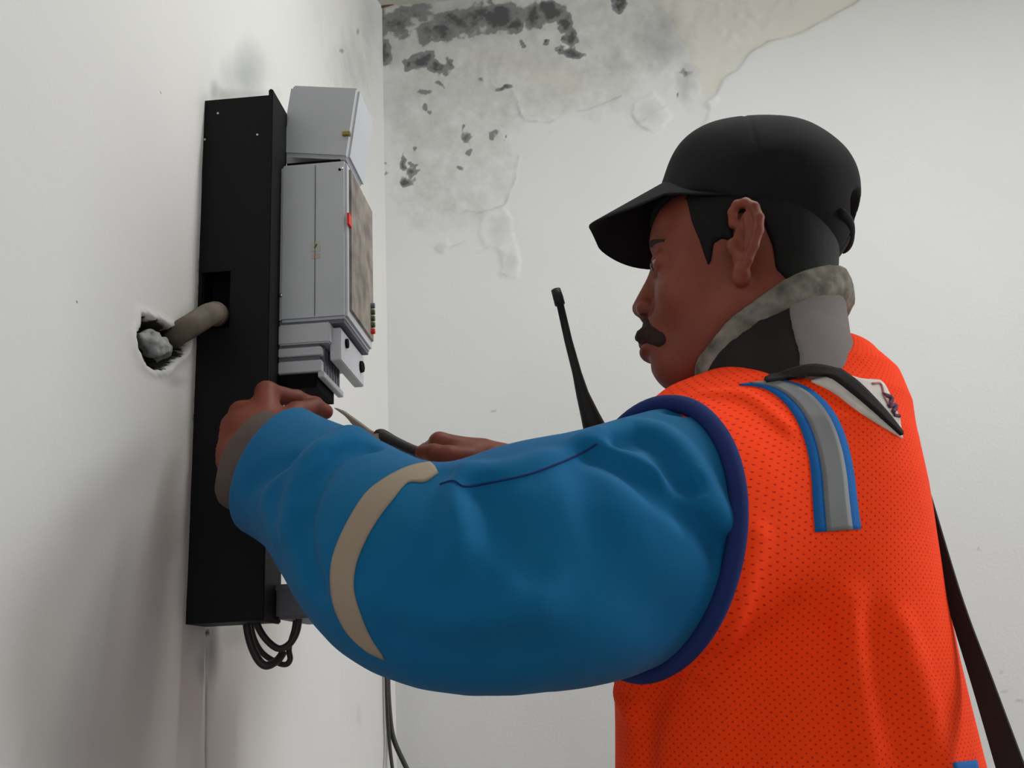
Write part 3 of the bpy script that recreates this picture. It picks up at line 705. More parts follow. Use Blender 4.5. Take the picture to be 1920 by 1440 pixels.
# right hand: closed on the tool, thumb along the handle
KR = [at(824, 830, 1.135), at(836, 842, 1.165), at(846, 858, 1.185), at(858, 874, 1.20)]
FR_ = [[at(800, 846, 1.165), at(806, 866, 1.150), at(822, 872, 1.135)], [at(808, 862, 1.185), at(816, 880, 1.170), at(832, 884, 1.155)],
       [at(820, 878, 1.20), at(828, 894, 1.185), at(844, 896, 1.17)], [at(836, 890, 1.21), at(842, 904, 1.20), at(856, 904, 1.185)]]
TR = [at(880, 862, 1.125), at(842, 856, 1.112), at(814, 850, 1.112), at(792, 848, 1.12)]
hand_r = hand_parts(at(905, 862, 1.155), KR, FR_, TR)

def skin_fn(P):
    d = smin(head_fn(P), neck(P), 0.03)
    d = smin(d, cone(P, at(1500, 850, 1.09), at(1490, 1300, 1.09), 0.07, 0.09), 0.05)
    for S, E, W, hf in ((SH_L, EL_L, WR_L, hand_l), (SH_R, EL_R, WR_R, hand_r)):
        a = chain(P, [at(1500, 880, 1.09), S, E, W], [0.06, 0.042, 0.036, 0.024], 0.02)
        a = smin(a, hf(P), 0.014); d = smin(d, a, 0.02)
    return d

# ---- blue work shirt: near sleeve, far sleeve, trunk underneath
SLP = spline([(*at(1450, 960, 1.03), .100), (*at(1300, 980, .955), .101), (*at(1200, 1008, .92), .098), (*at(1100, 1042, .885), .098), (*at(1000, 1058, .86), .095), (*at(900, 1079, .838), .0865), (*at(808, 1076, .830), .080), (*at(738, 1048, .842), .076), (*at(674, 990, .872), .069), (*at(606, 932, .905), .061), (*at(550, 900, .935), .058), (*at(500, 872, .965), .060), (*at(450, 842, .99), .058)], 24)
SLR = spline([(*at(1480, 900, 1.25), .08), (*at(1400, 900, 1.29), .078), (*at(1180, 1000, 1.31), .07), (*at(1060, 975, 1.26), .055), (*at(985, 900, 1.19), .034)], 14)
CUFF_C = at(514, 884, 0.952); CUFF_N = nrm(np.array([-0.88, 0.10, 0.47]))
def sleeve_base(P):
    def f(P):
        return chain(P, SLP[:, :3], SLP[:, 3], 0.012)
    return bounded(P, at(900, 1020, .9), 0.36, f, 0.03)
FOLDS = []          # (world polyline, width, depth): filled below from the base surface
def sleeve_fn(P):
    d = sleeve_base(P)
    for pts, w, h in FOLDS: d = d-h*crease(P, pts, w)
    d = d+0.0022*(fbm(P*16)-0.47)
    cut = (P-CUFF_C)@CUFF_N
    d = smax(d, cut-0.004, 0.006)
    d = smax(d, -np.maximum(cone(P, CUFF_C+CUFF_N*0.05, CUFF_C-CUFF_N*0.05, 0.051, 0.046), -cut-0.05), 0.003)
    return d
_fold_px = [  # (pixels, width m, height m): ridges positive, valleys negative
    ([(688, 838), (640, 850), (606, 885), (582, 935), (570, 990), (576, 1050), (592, 1100)], 0.0075, -0.0115),
    ([(660, 815), (620, 838), (585, 875), (556, 925), (545, 985)], 0.012, 0.0075),
    ([(520, 1000), (505, 940), (540, 890), (600, 850)], 0.010, 0.005),
    ([(470, 905), (500, 885), (545, 870)], 0.009, -0.005),
    ([(818, 1010), (812, 950), (815, 910), (836, 890)], 0.010, -0.005),
    ([(850, 1010), (850, 950), (846, 915), (860, 895)], 0.013, 0.005),
    ([(900, 925), (930, 970), (955, 1030), (1000, 1070)], 0.013, -0.0065),
    ([(880, 880), (930, 882), (1000, 866), (1080, 838), (1118, 822)], 0.010, 0.004),
    ([(1075, 850), (1100, 900), (1110, 960), (1130, 1000)], 0.014, -0.005),
    ([(1130, 820), (1180, 800), (1240, 812), (1290, 860), (1330, 930), (1360, 985)], 0.0095, 0.0080),
    ([(1160, 830), (1210, 828), (1240, 850), (1270, 905), (1290, 915)], 0.0085, -0.0100),
    ([(1118, 850), (1180, 880), (1240, 925), (1300, 970), (1350, 1020)], 0.0105, -0.0095),
    ([(1100, 828), (1170, 858), (1230, 890), (1280, 930), (1340, 965)], 0.009, 0.0065),
    ([(1260, 770), (1285, 772), (1300, 758)], 0.006, -0.006),
    ([(700, 1060), (760, 1090), (830, 1110), (900, 1090)], 0.014, -0.006),
    ([(720, 1110), (800, 1145), (900, 1150), (1000, 1120)], 0.020, 0.005),
    ([(960, 1000), (1050, 1030), (1150, 1080), (1240, 1150)], 0.022, -0.005),
    ([(760, 1180), (860, 1215), (980, 1220)], 0.020, -0.004),
]
for px_, w_, h_ in _fold_px: FOLDS.append((trace(sleeve_base, [tuple(p) for p in spline(px_, 11)]), w_*1.15, h_*1.4))
def far_sleeve(P): return bounded(P, at(1200, 960, 1.27), 0.33, lambda p: chain(p, SLR[:, :3], SLR[:, 3], 0.012)+0.004*(fbm(p*18)-.5), 0.03)

# ---- trunk and vest
TROWS = np.array([  # z, left/right silhouette in pixels at that height on the plane Y, plane Y, half width across
    # py, left, right, Y, lateral half width
    (700, 1400, 1600, 1.10, .10), (735, 1345, 1660, 1.10, .135), (790, 1305, 1700, 1.10, .165), (860, 1270, 1722, 1.10, .182), (940, 1240, 1738, 1.10, .188), (1040, 1210, 1752, 1.10, .188),
    (1150, 1185, 1768, 1.09, .184), (1255, 1158, 1788, 1.08, .178), (1340, 1160, 1808, 1.08, .172), (1440, 1160, 1832, 1.08, .170), (1600, 1155, 1850, 1.08, .172)], float)
_tz, _tc, _ta, _tb = [], [], [], []
_tf = math.radians(12); TF = np.array([-math.cos(_tf), math.sin(_tf), 0.0]); TLft = np.array([-math.sin(_tf), -math.cos(_tf), 0.0])
for py, l, r, Y, b_ in TROWS:
    p = at(l, py, Y); q = at(r, py, Y); _tz.append(0.5*(p[2]+q[2])); _tc.append(0.5*(p+q))
    ext = 0.5*abs(q[0]-p[0]); a_ = math.sqrt(max(ext**2-(b_*math.sin(_tf))**2, 0.03**2))/math.cos(_tf); _ta.append(a_); _tb.append(b_)
_o = np.argsort(_tz); _tz = np.array(_tz)[_o]; _tc = np.array(_tc)[_o]; _ta = np.array(_ta)[_o]; _tb = np.array(_tb)[_o]
ZTOP = float(_tz[-1])
def trunk(P):
    z = np.clip(P[:, 2], _tz[0], _tz[-1])
    cx = np.interp(z, _tz, _tc[:, 0]); cy = np.interp(z, _tz, _tc[:, 1]); a = np.interp(z, _tz, _ta); b = np.interp(z, _tz, _tb)
    X = P[:, 0]-cx; Yy = P[:, 1]-cy; u = X*TF[0]+Yy*TF[1]; v = X*TLft[0]+Yy*TLft[1]
    n = 2.5; k = ((np.abs(u)/a)**n+(np.abs(v)/b)**n)**(1/n); d = (k-1)*np.minimum(a, b)
    return smax(d*0.85, P[:, 2]-ZTOP, 0.03)
ARM_C = at(1212, 1004, .925); ARM_N = nrm(np.array([-0.76, -0.62, 0.13]))
def vest_base(P):
    d = trunk(P); sl = sleeve_base(P)
    d = smin(d, ell(P, at(1345, 800, 1.0), (0.07, 0.07, 0.045)), 0.05)      # near shoulder cap
    d = smin(d, ell(P, at(1545, 740, 1.09), (0.062, 0.095, 0.055)), 0.05)   # raised part behind the neck
    side = (P-ARM_C)@ARM_N
    d = smin(d, np.maximum(sl-0.006, side-0.03), 0.03)
    return smax(d, -np.maximum(-side, sl-0.035), 0.003)
VFOLD = []
def vest_fn(P):
    d = vest_base(P)
    for pts, w, h in VFOLD: d = d-h*crease(P, pts, w)
    d = d+0.002*(fbm(P*9)-0.47)
    hole = chain(P, [hpix(1440, 560), hpix(1470, 700), hpix(1440, 790)], [0.062, 0.066, 0.068])
    d = smax(d, -hole, 0.006)
    d = smin(d, np.maximum(cone(P, at(1290, 784, .965), at(1510, 772, .985), .024, .030), (P-ARM_C)@ARM_N), 0.02)
    return smax(d, 0.98-P[:, 2], 0.004)
for px_, w_, h_ in [([(1590, 1130), (1600, 1250), (1625, 1440)], .016, .0055), ([(1640, 1160), (1660, 1300), (1700, 1440)], .016, -.005), ([(1690, 1180), (1730, 1300), (1765, 1440)], .016, .005),
                    ([(1240, 1280), (1215, 1340), (1205, 1440)], .014, -.008), ([(1180, 1270), (1165, 1300), (1180, 1330)], .012, .008), ([(1420, 1010), (1380, 1150), (1330, 1260)], .012, .006),
                    ([(1480, 1150), (1420, 1300), (1400, 1440)], .022, -.004), ([(1320, 740), (1400, 745), (1470, 800)], .008, .004), ([(1545, 1180), (1560, 1300), (1580, 1440)], .016, -.005)]:
    VFOLD.append((trace(vest_base, [tuple(p) for p in spline(px_, 7)]), w_, h_))
# ------------------------------------------------------------------ the person: meshes
person = thing('person', at(1480, 1440, 1.08)*np.array([1, 1, 0]), 'man in orange mesh vest, blue work shirt and black cap working on the meter', 'person')
V, Fq = surface(skin_fn, (-0.36, 0.80, 1.05), (0.34, 1.36, 1.72), 0.0022)
body = mesh_obj('body', V, Fq, M['skin'], person, smooth=True)
# eyes
for s in (1, -1):
    e = HW(EYE*np.array([1, s, 1])); 
    MBs = MB(); n1, n2 = 16, 10; v = []; f = []
    for i in range(n2+1):
        t = math.pi*i/n2
        for k in range(n1): a_ = 2*math.pi*k/n1; v.append(HB@(0.0119*np.array([math.cos(t), math.sin(t)*math.cos(a_), math.sin(t)*math.sin(a_)]))+e)
    for i in range(n2):
        for k in range(n1): f.append((i*n1+k, i*n1+(k+1) % n1, (i+1)*n1+(k+1) % n1, (i+1)*n1+k))
    eo = mesh_obj('eye', v, f, M['eye'], person, smooth=True)
    ic = e+HB@np.array([0.0105, 0, -0.0015])
    V, Fq = surface(lambda P: ell(P, ic, (0.0035, 0.0052, 0.0052), HB), ic-0.009, ic+0.009, 0.001)
    mesh_obj('iris', V, Fq, M['iris'], eo, smooth=True)

def prism_region(P, pix, l):
    """inside of an outline drawn on the side of the head, as a signed distance"""
    poly = [HL(x, y, l)[[0, 2]] for x, y in pix]; q = (P-HC)@HB
    return poly_sd(q[:, [0, 2]], poly)
SIDE = [(1278, 362), (1285, 366), (1295, 410), (1308, 440), (1318, 470), (1324, 486), (1330, 474), (1336, 448), (1352, 440), (1374, 446), (1372, 400), (1420, 392), (1434, 420), (1447, 450), (1452, 492), (1475, 512), (1512, 532), (1530, 546), (1545, 552), (1600, 548), (1640, 480), (1600, 372), (1430, 340), (1330, 345)]
def hair_fn(P):
    base = smin(head_fn_plain(P), neck(P), 0.03)-0.0035-0.0012*(fbm(P*np.array([160, 160, 60]))-0.5)
    back = ell(P, hpix(1478, 480), (0.040, 0.050, 0.060)); base = smin(base, back, 0.03)
    reg = np.where(((P-HC)@HB)[:, 1] >= 0, prism_region(P, SIDE, 0.07), prism_region(P, SIDE, 0.0))
    return smax(base, reg, 0.004)
def head_fn_plain(P):
    def f(p):
        a = (p-HC)@HB; a[:, 1] = np.abs(a[:, 1]); sk = HL(1408, 390); d = ell(a, (sk[0], 0, sk[2]), (0.086, 0.072, 0.086))
        fa = HL(1338, 495); d = smin(d, ell(a, (fa[0], 0, fa[2]), (0.062, 0.058, 0.085)), 0.04)
        return d
    return f(P)
V, Fq = surface(hair_fn, HC-0.2, HC+0.2, 0.003)
mesh_obj('hair', V, Fq, M['hair'], person, smooth=True)
def mous_fn(P):
    q = (P-HC)@HB; a = q.copy(); a[:, 1] = np.abs(a[:, 1])
    m0 = HL(1206, 618); m1 = HL(1214, 632); m2 = HL(1240, 640, 0.024)
    d = chain(a, [(m0[0]-.002, 0, m0[2]-.003), (m1[0], 0.012, m1[2]), (m2[0], 0.026, m2[2])], [0.0125, 0.0125, 0.0075], 0.004)
    return smax(d, head_fn(P)-0.0026, 0.004)-0.0030*(fbm(P*np.array([260, 260, 120]))-0.45)
mc_ = hpix(1215, 630); V, Fq = surface(mous_fn, mc_-0.045, mc_+0.045, 0.0015)
mesh_obj('mustache', V, Fq, M['mustache'], person, smooth=True)
# brow
for s in (1, -1):
    pts = [HW(HL(x, y, l)*np.array([1, 1, 1]) if s > 0 else np.array([HL(x, y, l)[0], -l, HL(x, y, l)[2]])) for x, y, l in ((1216, 462, .014), (1228, 454, .026), (1250, 452, .042))]
    pts = settle(head_fn, pts, 0.0); MB().tube(spline(pts, 12), np.interp(np.linspace(0, 1, 12), [0, .3, 1], [.002, .0035, .0015]), 8).build('eyebrow', M['mustache'], person, smooth=True)

# ---- cap
def cap_fn(P):
    a = (P-HC)@HB; c = HL(1432, 372)
    d = ell(a, (c[0], 0, c[2]), (0.098, 0.080, 0.078))
    f1 = HL(1346, 332); d = smin(d, ell(a, (f1[0], 0, f1[2]), (0.052, 0.062, 0.050)), 0.030)
    t1 = HL(1415, 318); d = smin(d, ell(a, (t1[0], 0, t1[2]), (0.064, 0.058, 0.036)), 0.030)
    b1 = HL(1510, 400); d = smin(d, ell(a, (b1[0], 0, b1[2]), (0.046, 0.062, 0.060)), 0.020)
    d = smin(d, head_fn_plain(P)-0.0065, 0.012)
    # lower edge: rises over the ear, drops towards the nape
    q = a[:, [0, 2]]; l0 = [HL(x, y, 0.07) for x, y in ((1255, 352), (1330, 362), (1380, 374), (1430, 380), (1500, 424), (1562, 486), (1640, 560))]
    xs = [-p[0] for p in l0]; zs = [p[2] for p in l0]
    d = smax(d, np.interp(-a[:, 0], xs, zs)-a[:, 2], 0.003)
    d = d+0.0016*np.exp(-(a[:, 1]/0.0016)**2)+0.0010*np.exp(-((a[:, 0]+0.01+np.abs(a[:, 1])*0.2)/0.0016)**2)      # seams
    ad = HL(1592, 400); d = smax(d, -ell(a, (ad[0]-0.012, 0, ad[2]), (0.03, 0.030, 0.019)), 0.003)              # opening at the back
    return d+0.0015*(fbm(P*25)-0.47)
V, Fq = surface(cap_fn, HC-0.2, HC+0.2, 0.003)
cap = mesh_obj('cap', V, Fq, M['cap'], person, smooth=True); cap['label'] = 'plain black baseball cap'
bt = hpix(1425, 226); tz = settle(cap_fn, [bt])[0]
MB().tube([tz-Uh*0.002, tz+Uh*0.002, tz+Uh*0.0035], [0.007, 0.0065, 0.003], 14).build('button', M['cap'], cap, smooth=True)
# adjuster strap across the back opening
q0 = HL(1574, 432); v = []
pts = [HW((q0[0]-0.010*math.cos(t), 0.036*math.sin(t), q0[2]-0.002)) for t in np.linspace(-1.5, 1.5, 15)]
MB().tube(pts, 0.0052, 8).build('adjuster_strap', M['cap'], cap, smooth=True)
# brim: arched sheet
bi = HL(1262, 352); bo = HL(1112, 436); na, nr = 41, 9; top = []
slope = (bo[2]-bi[2])/(bo[0]-bi[0]); l0 = [HL(x, y, 0.07) for x, y in ((1255, 356), (1330, 364), (1380, 374))]
ka = (bi[2]-l0[0][2])/0.0049
for i in range(na):
    t = -1+2*i/(na-1); a_ = t*math.radians(80)
    c = HL(1432, 372); inn = np.array([c[0]+0.098*math.cos(a_)-0.002, 0.076*math.sin(a_), 0])
    if inn[0] > bi[0]: inn[0] = bi[0]+0.15*(inn[0]-bi[0])
    L = (bo[0]-bi[0])*(1-abs(t)**3.2)**0.5
    for j in range(nr):
        w = j/(nr-1); x = inn[0]+L*w; y = inn[1]*(1+0.02*w)
        z = bi[2]+slope*max(x-bi[0], 0)-0.25*max(bi[0]-x, 0)-ka*y*y
        if x < bi[0]: z += 0.25*(bi[0]-x)*0
        top.append(HW((x, y, z)))
top = np.array(top); bot = top-Uh*0.0028; k = na*nr; f = []
for i in range(na-1):
    for j in range(nr-1):
        a0 = i*nr+j; f += [(a0, a0+1, a0+nr+1, a0+nr), (k+a0, k+a0+nr, k+a0+nr+1, k+a0+1)]
rim = [j for j in range(nr)]+[i*nr+nr-1 for i in range(1, na)]+[(na-1)*nr+j for j in range(nr-2, -1, -1)]+[i*nr for i in range(na-2, 0, -1)]
for a0, b0 in zip(rim, rim[1:]+rim[:1]): f.append((a0, b0, k+b0, k+a0))
recalc(mesh_obj('brim', np.vstack([top, bot]), np.array(f), M['cap'], cap, smooth=True))

# ---- shirt: near sleeve with the trunk layer under the vest, far sleeve
def shirt_fn(P):
    near = np.maximum(sleeve_fn(P), -((P-ARM_C)@ARM_N)-0.05)
    return np.minimum(near, far_sleeve(P))
V, Fq = surface(shirt_fn, (-0.36, 0.68, 0.96), (0.42, 1.42, 1.55), 0.0032, margin=1.4)
shirt = mesh_obj('work_shirt', V, Fq, M['blue'], person, smooth=True); shirt['label'] = 'bright blue long-sleeved work shirt'
# reflective band round the sleeve: the near half follows the outline seen, closed round the back
bandL = [(806, 868), (775, 873), (735, 890), (690, 922), (660, 965), (635, 1015), (622, 1060), (622, 1110), (632, 1150), (655, 1190), (690, 1222)]
bandR = [(822, 888), (796, 904), (765, 905), (738, 935), (708, 975), (685, 1015), (668, 1060), (664, 1105), (676, 1150), (695, 1195), (722, 1236)]
A = trace(sleeve_fn, [tuple(p) for p in spline(bandL, 46)], end=1.1); Bq = trace(sleeve_fn, [tuple(p) for p in spline(bandR, 46)], end=1.1)
V, Fq = cloth_strip(sleeve_fn, A, Bq, 0.0, 0.0012, 9)
recalc(mesh_obj('sleeve_band', V, Fq, M['taupe'], shirt, smooth=True))['label'] = 'taupe reflective band'
# stitched seam along the top of the sleeve and the shoulder seam
for px_ in ([(826, 908), (850, 902), (872, 912), (920, 905), (990, 890), (1045, 870), (1090, 850), (1120, 832)],):
    P_ = settle(sleeve_fn, trace(sleeve_fn, [tuple(p) for p in spline(px_, 50)], end=1.1), 0.0002)
    MB().tube(P_, 0.0009, 6).build('seam', M['navy'], shirt, smooth=True)
# grey inner sleeve between shirt cuff and hand
ax0 = CUFF_C
def inner_fn(P):
    d = cone(P, CUFF_C-CUFF_N*0.05, CUFF_C+CUFF_N*0.05, 0.052, 0.048)
    return smax(d, np.abs((P-CUFF_C)@CUFF_N-0.006)-0.026, 0.008)+0.003*(fbm(P*50)-0.47)
V, Fq = surface(inner_fn, ax0-0.12, ax0+0.12, 0.0025)
mesh_obj('inner_sleeve', V, Fq, M['inner_cuff'], person, smooth=True)['label'] = 'grey inner sleeve at the wrist'

# ---- vest
def vest_cut(P):
    return vest_fn(P)
V, Fq = surface(vest_cut, (-0.10, 0.72, 0.95), (0.42, 1.42, 1.56), 0.0032)
u_ = (V-np.array([np.interp(V[:, 2], _tz, _tc[:, 0]), np.interp(V[:, 2], _tz, _tc[:, 1]), V[:, 2]]).T)
ang = np.arctan2(u_@TLft, -(u_@TF))                       # zero at the middle of the back
weave = np.stack([ang*0.19, V[:, 2]+0.0*ang, np.zeros(len(V))], 1)
vest = mesh_obj('safety_vest', V, Fq, M['vest'], person, smooth=True, attrs={'weave': weave}); vest['label'] = 'orange perforated safety vest'
def outer(P): return np.minimum(vest_cut(P), sleeve_fn(P))
# armhole binding
e1_ = nrm(np.cross(ARM_N, [0, 0, 1.0])); e2_ = np.cross(e1_, ARM_N); rc = SLP[np.argmin(np.abs((SLP[:, :3]-ARM_C)@ARM_N)), :3]; rc = rc-ARM_N*((rc-ARM_C)@ARM_N)
an = np.linspace(0, 2*math.pi, 97)[:-1]; dr = np.cos(an)[:, None]*e1_+np.sin(an)[:, None]*e2_; lo_ = np.full(96, 0.03); hi_ = np.full(96, 0.2)
for _ in range(24):
    md = 0.5*(lo_+hi_); v = sleeve_base(rc+dr*md[:, None])-0.004; lo_ = np.where(v < 0, md, lo_); hi_ = np.where(v < 0, hi_, md)
P_ = rc+dr*md[:, None]
P_ = np.vstack([P_, P_[:2]])
MB().tube(P_, 0.0080, 10, cap=False).build('armhole_binding', M['navy'], vest, smooth=True)
# shoulder stripe: blue edges, grey reflective middle
sL = [(1385, 722), (1430, 728), (1465, 750), (1492, 785), (1510, 830), (1520, 880), (1524, 940), (1528, 998)]
sR = [(1470, 714), (1510, 726), (1545, 752), (1572, 790), (1590, 840), (1600, 890), (1606, 940), (1613, 992)]
sL = spline(sL, 40); sR = spline(sR, 40)
def stripe(name, w0, w1, m, th_):
    a = trace(vest_cut, [tuple(p) for p in sL*(1-w0)+sR*w0], end=1.3); b_ = trace(vest_cut, [tuple(p) for p in sL*(1-w1)+sR*w1], end=1.3)
    V, Fq = cloth_strip(vest_cut, a, b_, 0.0, th_, 6); return recalc(mesh_obj(name, V, Fq, M[m], vest, smooth=True))
stripe('stripe_backing', 0, 1, 'stripe_blue', 0.0010); stripe('reflective_stripe', 0.24, 0.80, 'silver', 0.0017)
hb = trace(vest_cut, [tuple(p) for p in spline([(1786, 1430), (1810, 1427), (1829, 1425)], 8)], end=1.3); hc = trace(vest_cut, [tuple(p) for p in spline([(1790, 1475), (1816, 1472), (1838, 1470)], 8)], end=1.3)
V, Fq = cloth_strip(vest_cut, hb, hc, 0.0, 0.0012, 6); recalc(mesh_obj('hem_tape', V, Fq, M['stripe_blue'], vest, smooth=True))
# white yoke patch at the back of the neck with its print
wa = spline([(1520, 716), (1560, 735), (1600, 765), (1640, 792), (1690, 822)], 24); wb = spline([(1575, 700), (1615, 712), (1650, 716), (1668, 745), (1684, 785)], 24)
a = trace(vest_cut, [tuple(p) for p in wa], end=1.3); b_ = trace(vest_cut, [tuple(p) for p in wb], end=1.3)
V, Fq = cloth_strip(vest_cut, a, b_, 0.0, 0.0012, 8); patch = recalc(mesh_obj('neck_patch', V, Fq, M['white_patch'], vest, smooth=True)); patch['label'] = 'white cloth patch with purple print'
for pts_, m_, w_ in (([(1632, 722), (1648, 722), (1654, 745), (1662, 760)], 'print_red', .0012), ([(1652, 742), (1668, 748), (1664, 762)], 'print', .0022), ([(1662, 764), (1676, 762), (1670, 776)], 'print', .0022), ([(1672, 780), (1682, 782)], 'print', .0018)):
    P_ = settle(vest_cut, trace(vest_cut, [tuple(p) for p in spline(pts_, 12)], end=1.3), 0.0014); MB().tube(P_, w_, 6).build('print', M[m_], patch, smooth=True)

# ---- collar: plain grey cloth round the neck with a crumpled towel edge rolled over it
def ring(top, bottom, cx, depth, n=56):
    pass
def collar_fn(P):
    c0 = hpix(1450, 645); ax = nrm(hpix(1440, 560)-hpix(1458, 740))
    q = P-c0; h = q@ax; r = q-h[:, None]*ax; f = nrm(Fh-ax*np.dot(Fh, ax)); l = np.cross(ax, f); u = r@f; v = r@l
    return h, u, v
def towel_fn(P):
    h, u, v = collar_fn(P); s = u/0.088
    rr = np.sqrt((u/0.072)**2+(v/0.068)**2); e = (rr-1)*0.070
    top = 0.004-0.043*np.clip(u/0.072, -1.1, 1.1)
    d = np.sqrt((e-0.001)**2+np.clip(np.abs(h-top)-0.008, 0, None)**2)-0.0075
    return d+0.008*(fbm(P*30)-0.45)+0.002*(fbm(P*120)-0.45)
def plain_collar(P):
    h, u, v = collar_fn(P); rr = np.sqrt((u/0.069)**2+(v/0.070)**2); e = (rr-1)*0.069
    d = np.abs(e-0.15*np.clip(-h, 0, 0.1))-0.004
    d = smax(d, h-(0.0-0.043*np.clip(u/0.072, -1.1, 1.1)), 0.004); d = smax(d, -h-0.075, 0.004)
    return d+0.003*(fbm(P*22)-0.5)
c0 = hpix(1452, 640)
V, Fq = surface(lambda P: smax(plain_collar(P), collar_fn(P)[1]+0.024+0.02*(fbm(P*30)-0.45), 0.003), c0-0.16, c0+0.16, 0.003); mesh_obj('shirt_collar', V, Fq, M['collar'], person, smooth=True)['label'] = 'plain grey collar'
V, Fq = surface(lambda P: smax(plain_collar(P)+0.0015, -collar_fn(P)[1]-0.032, 0.003), c0-0.16, c0+0.16, 0.003); mesh_obj('undershirt_collar', V, Fq, M['strap'], person, smooth=True)['label'] = 'dark undershirt collar'
V, Fq = surface(towel_fn, c0-0.16, c0+0.16, 0.003); mesh_obj('neck_towel', V, Fq, M['towel'], person, smooth=True)['label'] = 'crumpled grey cloth round the neck'

# ---- trousers and boots below the frame
hipc = _tc[0]; hips = [np.array([hipc[0], hipc[1], 0.98])+s*0.09*TLft for s in (1, -1)]
def legs_fn(P):
    d = ell(P, (hipc[0], hipc[1], 0.99), (0.155, 0.175, 0.13))
    for i, hp_ in enumerate(hips):
        kn = hp_+np.array([0, 0, -0.46])+TF*0.03; an = hp_*np.array([1, 1, 0])+np.array([0, 0, 0.09])
        d = smin(d, chain(P, [hp_+np.array([0, 0, -0.06]), kn, an], [0.092, 0.074, 0.062], 0.02), 0.04)
    return smax(d+0.01*(fbm(P*8)-0.47), 1.03-P[:, 2]*0-1.03+P[:, 2]-1.03, 0.004)
V, Fq = surface(legs_fn, hipc*np.array([1, 1, 0])+np.array([-.3, -.35, .0]), hipc*np.array([1, 1, 0])+np.array([.3, .35, 1.1]), 0.008)
mesh_obj('trousers', V, Fq, M['trousers'], person, smooth=True)
for hp_ in hips:
    an = hp_*np.array([1, 1, 0]); 
    def boot_fn(P): return smax(smin(chain(P, [an+np.array([0, 0, .14]), an+np.array([0, 0, .05])], [.05, .05]), chain(P, [an+np.array([0, 0, .045])-TF*.03, an+np.array([0, 0, .035])+TF*.15], [.046, .042]), .03), 0.002-P[:, 2], .003)
    V, Fq = surface(boot_fn, an-np.array([.25, .25, .02]), an+np.array([.25, .25, .25]), 0.006); mesh_obj('boot', V, Fq, M['boots'], person, smooth=True)

# ------------------------------------------------------------------ strap, radio, tool
strap_o = thing('shoulder_strap', at(1700, 850, 1.0), 'black webbing strap slung over the shoulder and hanging free behind the back', 'strap')
sp = [(1432, 714), (1460, 702), (1495, 690), (1530, 686), (1570, 696), (1605, 722), (1640, 758), (1668, 790), (1685, 812)]; sw = [(1436, 721), (1462, 717), (1490, 710), (1520, 706), (1556, 712), (1592, 738), (1630, 770), (1662, 798), (1684, 818)]
vc_ = lambda P: np.minimum(vest_cut(P), plain_collar(P))
a = trace(vc_, [tuple(p) for p in spline(sp, 36)], end=1.3); b_ = trace(vc_, [tuple(p) for p in spline(sw, 36)], end=1.3)
V, Fq = cloth_strip(vc_, a, b_, 0.001, 0.0025, 5); recalc(mesh_obj('upper_webbing', V, Fq, M['strap'], strap_o, smooth=True))
e0 = [at(1684, 812, 1.06), at(1712, 868, 1.06), at(1733, 925, 1.05), at(1790, 1125, 1.0), at(1842, 1280, 0.96), at(1905, 1470, 0.90)]
wd = [0.006, 0.006, 0.006, 0.0075, 0.0095, 0.012]
E0 = spline([np.append(p, w) for p, w in zip(e0, wd)], 40); n_ = nrm(np.cross(ray(1790, 1120), e0[-1]-e0[1])); v = []; f = []
for i, p in enumerate(E0):
    tw = rot_axis(n_, nrm(e0[-1]-e0[1]), 0.5); nn = nrm(np.cross(tw, e0[-1]-e0[1]))
    for sa, sb in ((-1, -1), (1, -1), (1, 1), (-1, 1)): v.append(p[:3]+tw*sa*p[3]+nn*sb*0.0012)
for i in range(len(E0)-1):
    for k_ in range(4): f.append((4*i+k_, 4*i+(k_+1) % 4, 4*i+4+(k_+1) % 4, 4*i+4+k_))
f += [(3, 2, 1, 0), tuple(4*(len(E0)-1)+k_ for k_ in range(4))]
recalc(mesh_obj('hanging_webbing', v, f, M['strap'], strap_o))

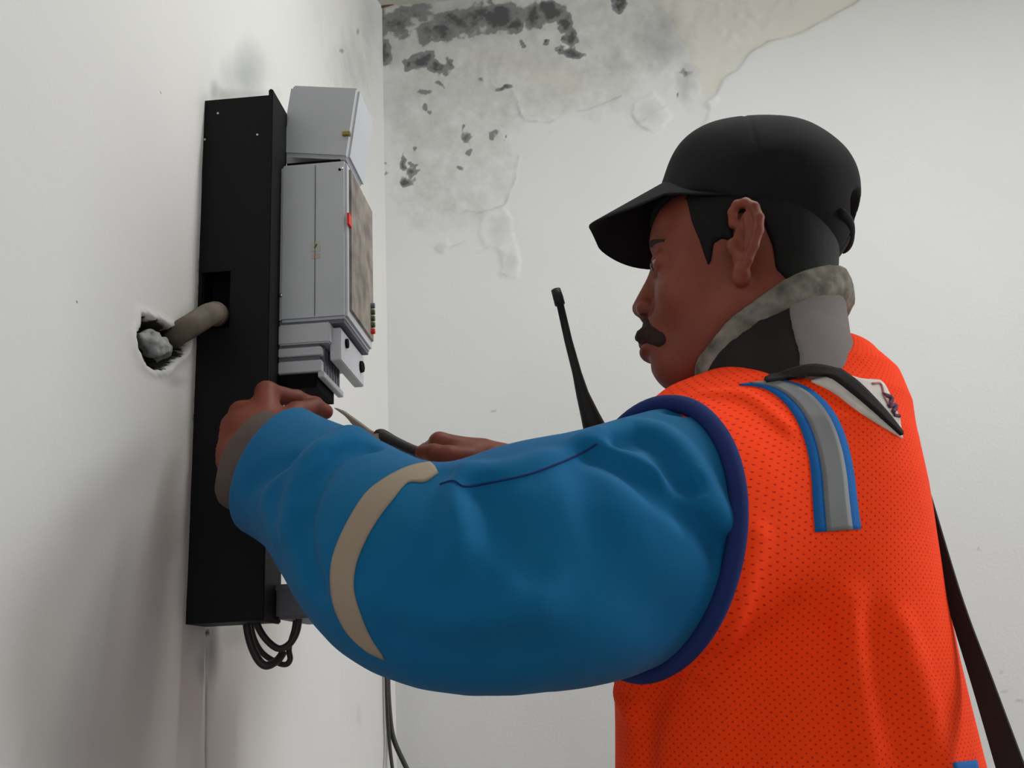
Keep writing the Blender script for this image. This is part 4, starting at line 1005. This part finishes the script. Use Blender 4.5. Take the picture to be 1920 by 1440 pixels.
radio = thing('two_way_radio', at(1140, 900, 1.08), 'black two-way radio on the chest with its long antenna sticking up', 'radio')
rt = at(1042, 545, 1.09); rb = at(1118, 815, 1.08); 
def rl(px, py): return at(px, py, 1.085)
prof = [(1042, 543, .0052), (1046, 556, .0056), (1050, 571, .0056), (1050.5, 572, .0040), (1066, 640, .0044), (1082, 700, .0050), (1092, 738, .0068), (1106, 778, .0098), (1114, 800, .0118), (1115, 803, .0110), (1120, 822, .0112)]
an_ = MB().tube([rl(x, y) for x, y, r in prof], [r for *_, r in prof], 16).build('antenna', M['radio'], radio, smooth=True)
q0 = rl(1122, 822); ax_ = nrm(rl(1160, 960)-q0); side = nrm(np.cross(ax_, ray(1120, 820))); dp = np.cross(side, ax_); Rr = np.stack([side, dp, ax_], 1)
bx_ = MB().box((-0.022, -0.016, 0.004), (0.034, 0.016, 0.11)); bx_.v = [tuple(q0+Rr@np.array(p)) for p in bx_.v]; bx_.build('radio_body', M['radio'], radio, bevel=0.004)
MB().tube([q0+side*0.022-ax_*0.006, q0+side*0.022+ax_*0.006], [0.006, 0.007], 12).build('knob', M['radio'], radio)

tool = thing('pliers', at(760, 830, 1.12), 'worn steel pliers with black grips held in the far hand', 'pliers')
def tl(px, py, dy=0): return at(px, py, 1.122+dy)
MB().prism([tl(624, 764), tl(640, 770), tl(668, 790), tl(690, 806), tl(704, 812), tl(700, 828), tl(684, 822), tl(668, 812), tl(664, 800), tl(646, 780)], (0.002, 0.010, 0.002)).build('jaw', M['steel'], tool, bevel=0.001)
MB().prism([tl(654, 790, .004), tl(664, 800, .004), tl(672, 818, .004), tl(690, 832, .004), tl(712, 836, .004), tl(716, 822, .004), tl(700, 816, .004), tl(676, 804, .004)], (0.002, 0.012, 0.002)).build('jaw', M['steel'], tool, bevel=0.001)
MB().tube(spline([tl(704, 820, .004), tl(715, 818, .004), tl(740, 828, .004), tl(770, 842, .004), tl(800, 852, .004), tl(850, 866, .01)], 20), np.interp(np.linspace(0, 1, 20), [0, .12, .2, .4, 1], [.0055, .0080, .0085, .0058, .0055]), 12).build('grip', M['grip'], tool, smooth=True)
MB().tube(spline([tl(712, 828, .012), tl(735, 838, .016), tl(770, 852, .02), tl(820, 868, .024)], 14), 0.0050, 12).build('grip', M['grip'], tool, smooth=True)
MB().tube([tl(706, 820, -.004), tl(706, 820, .018)], 0.0045, 12).build('pivot', M['steel'], tool)
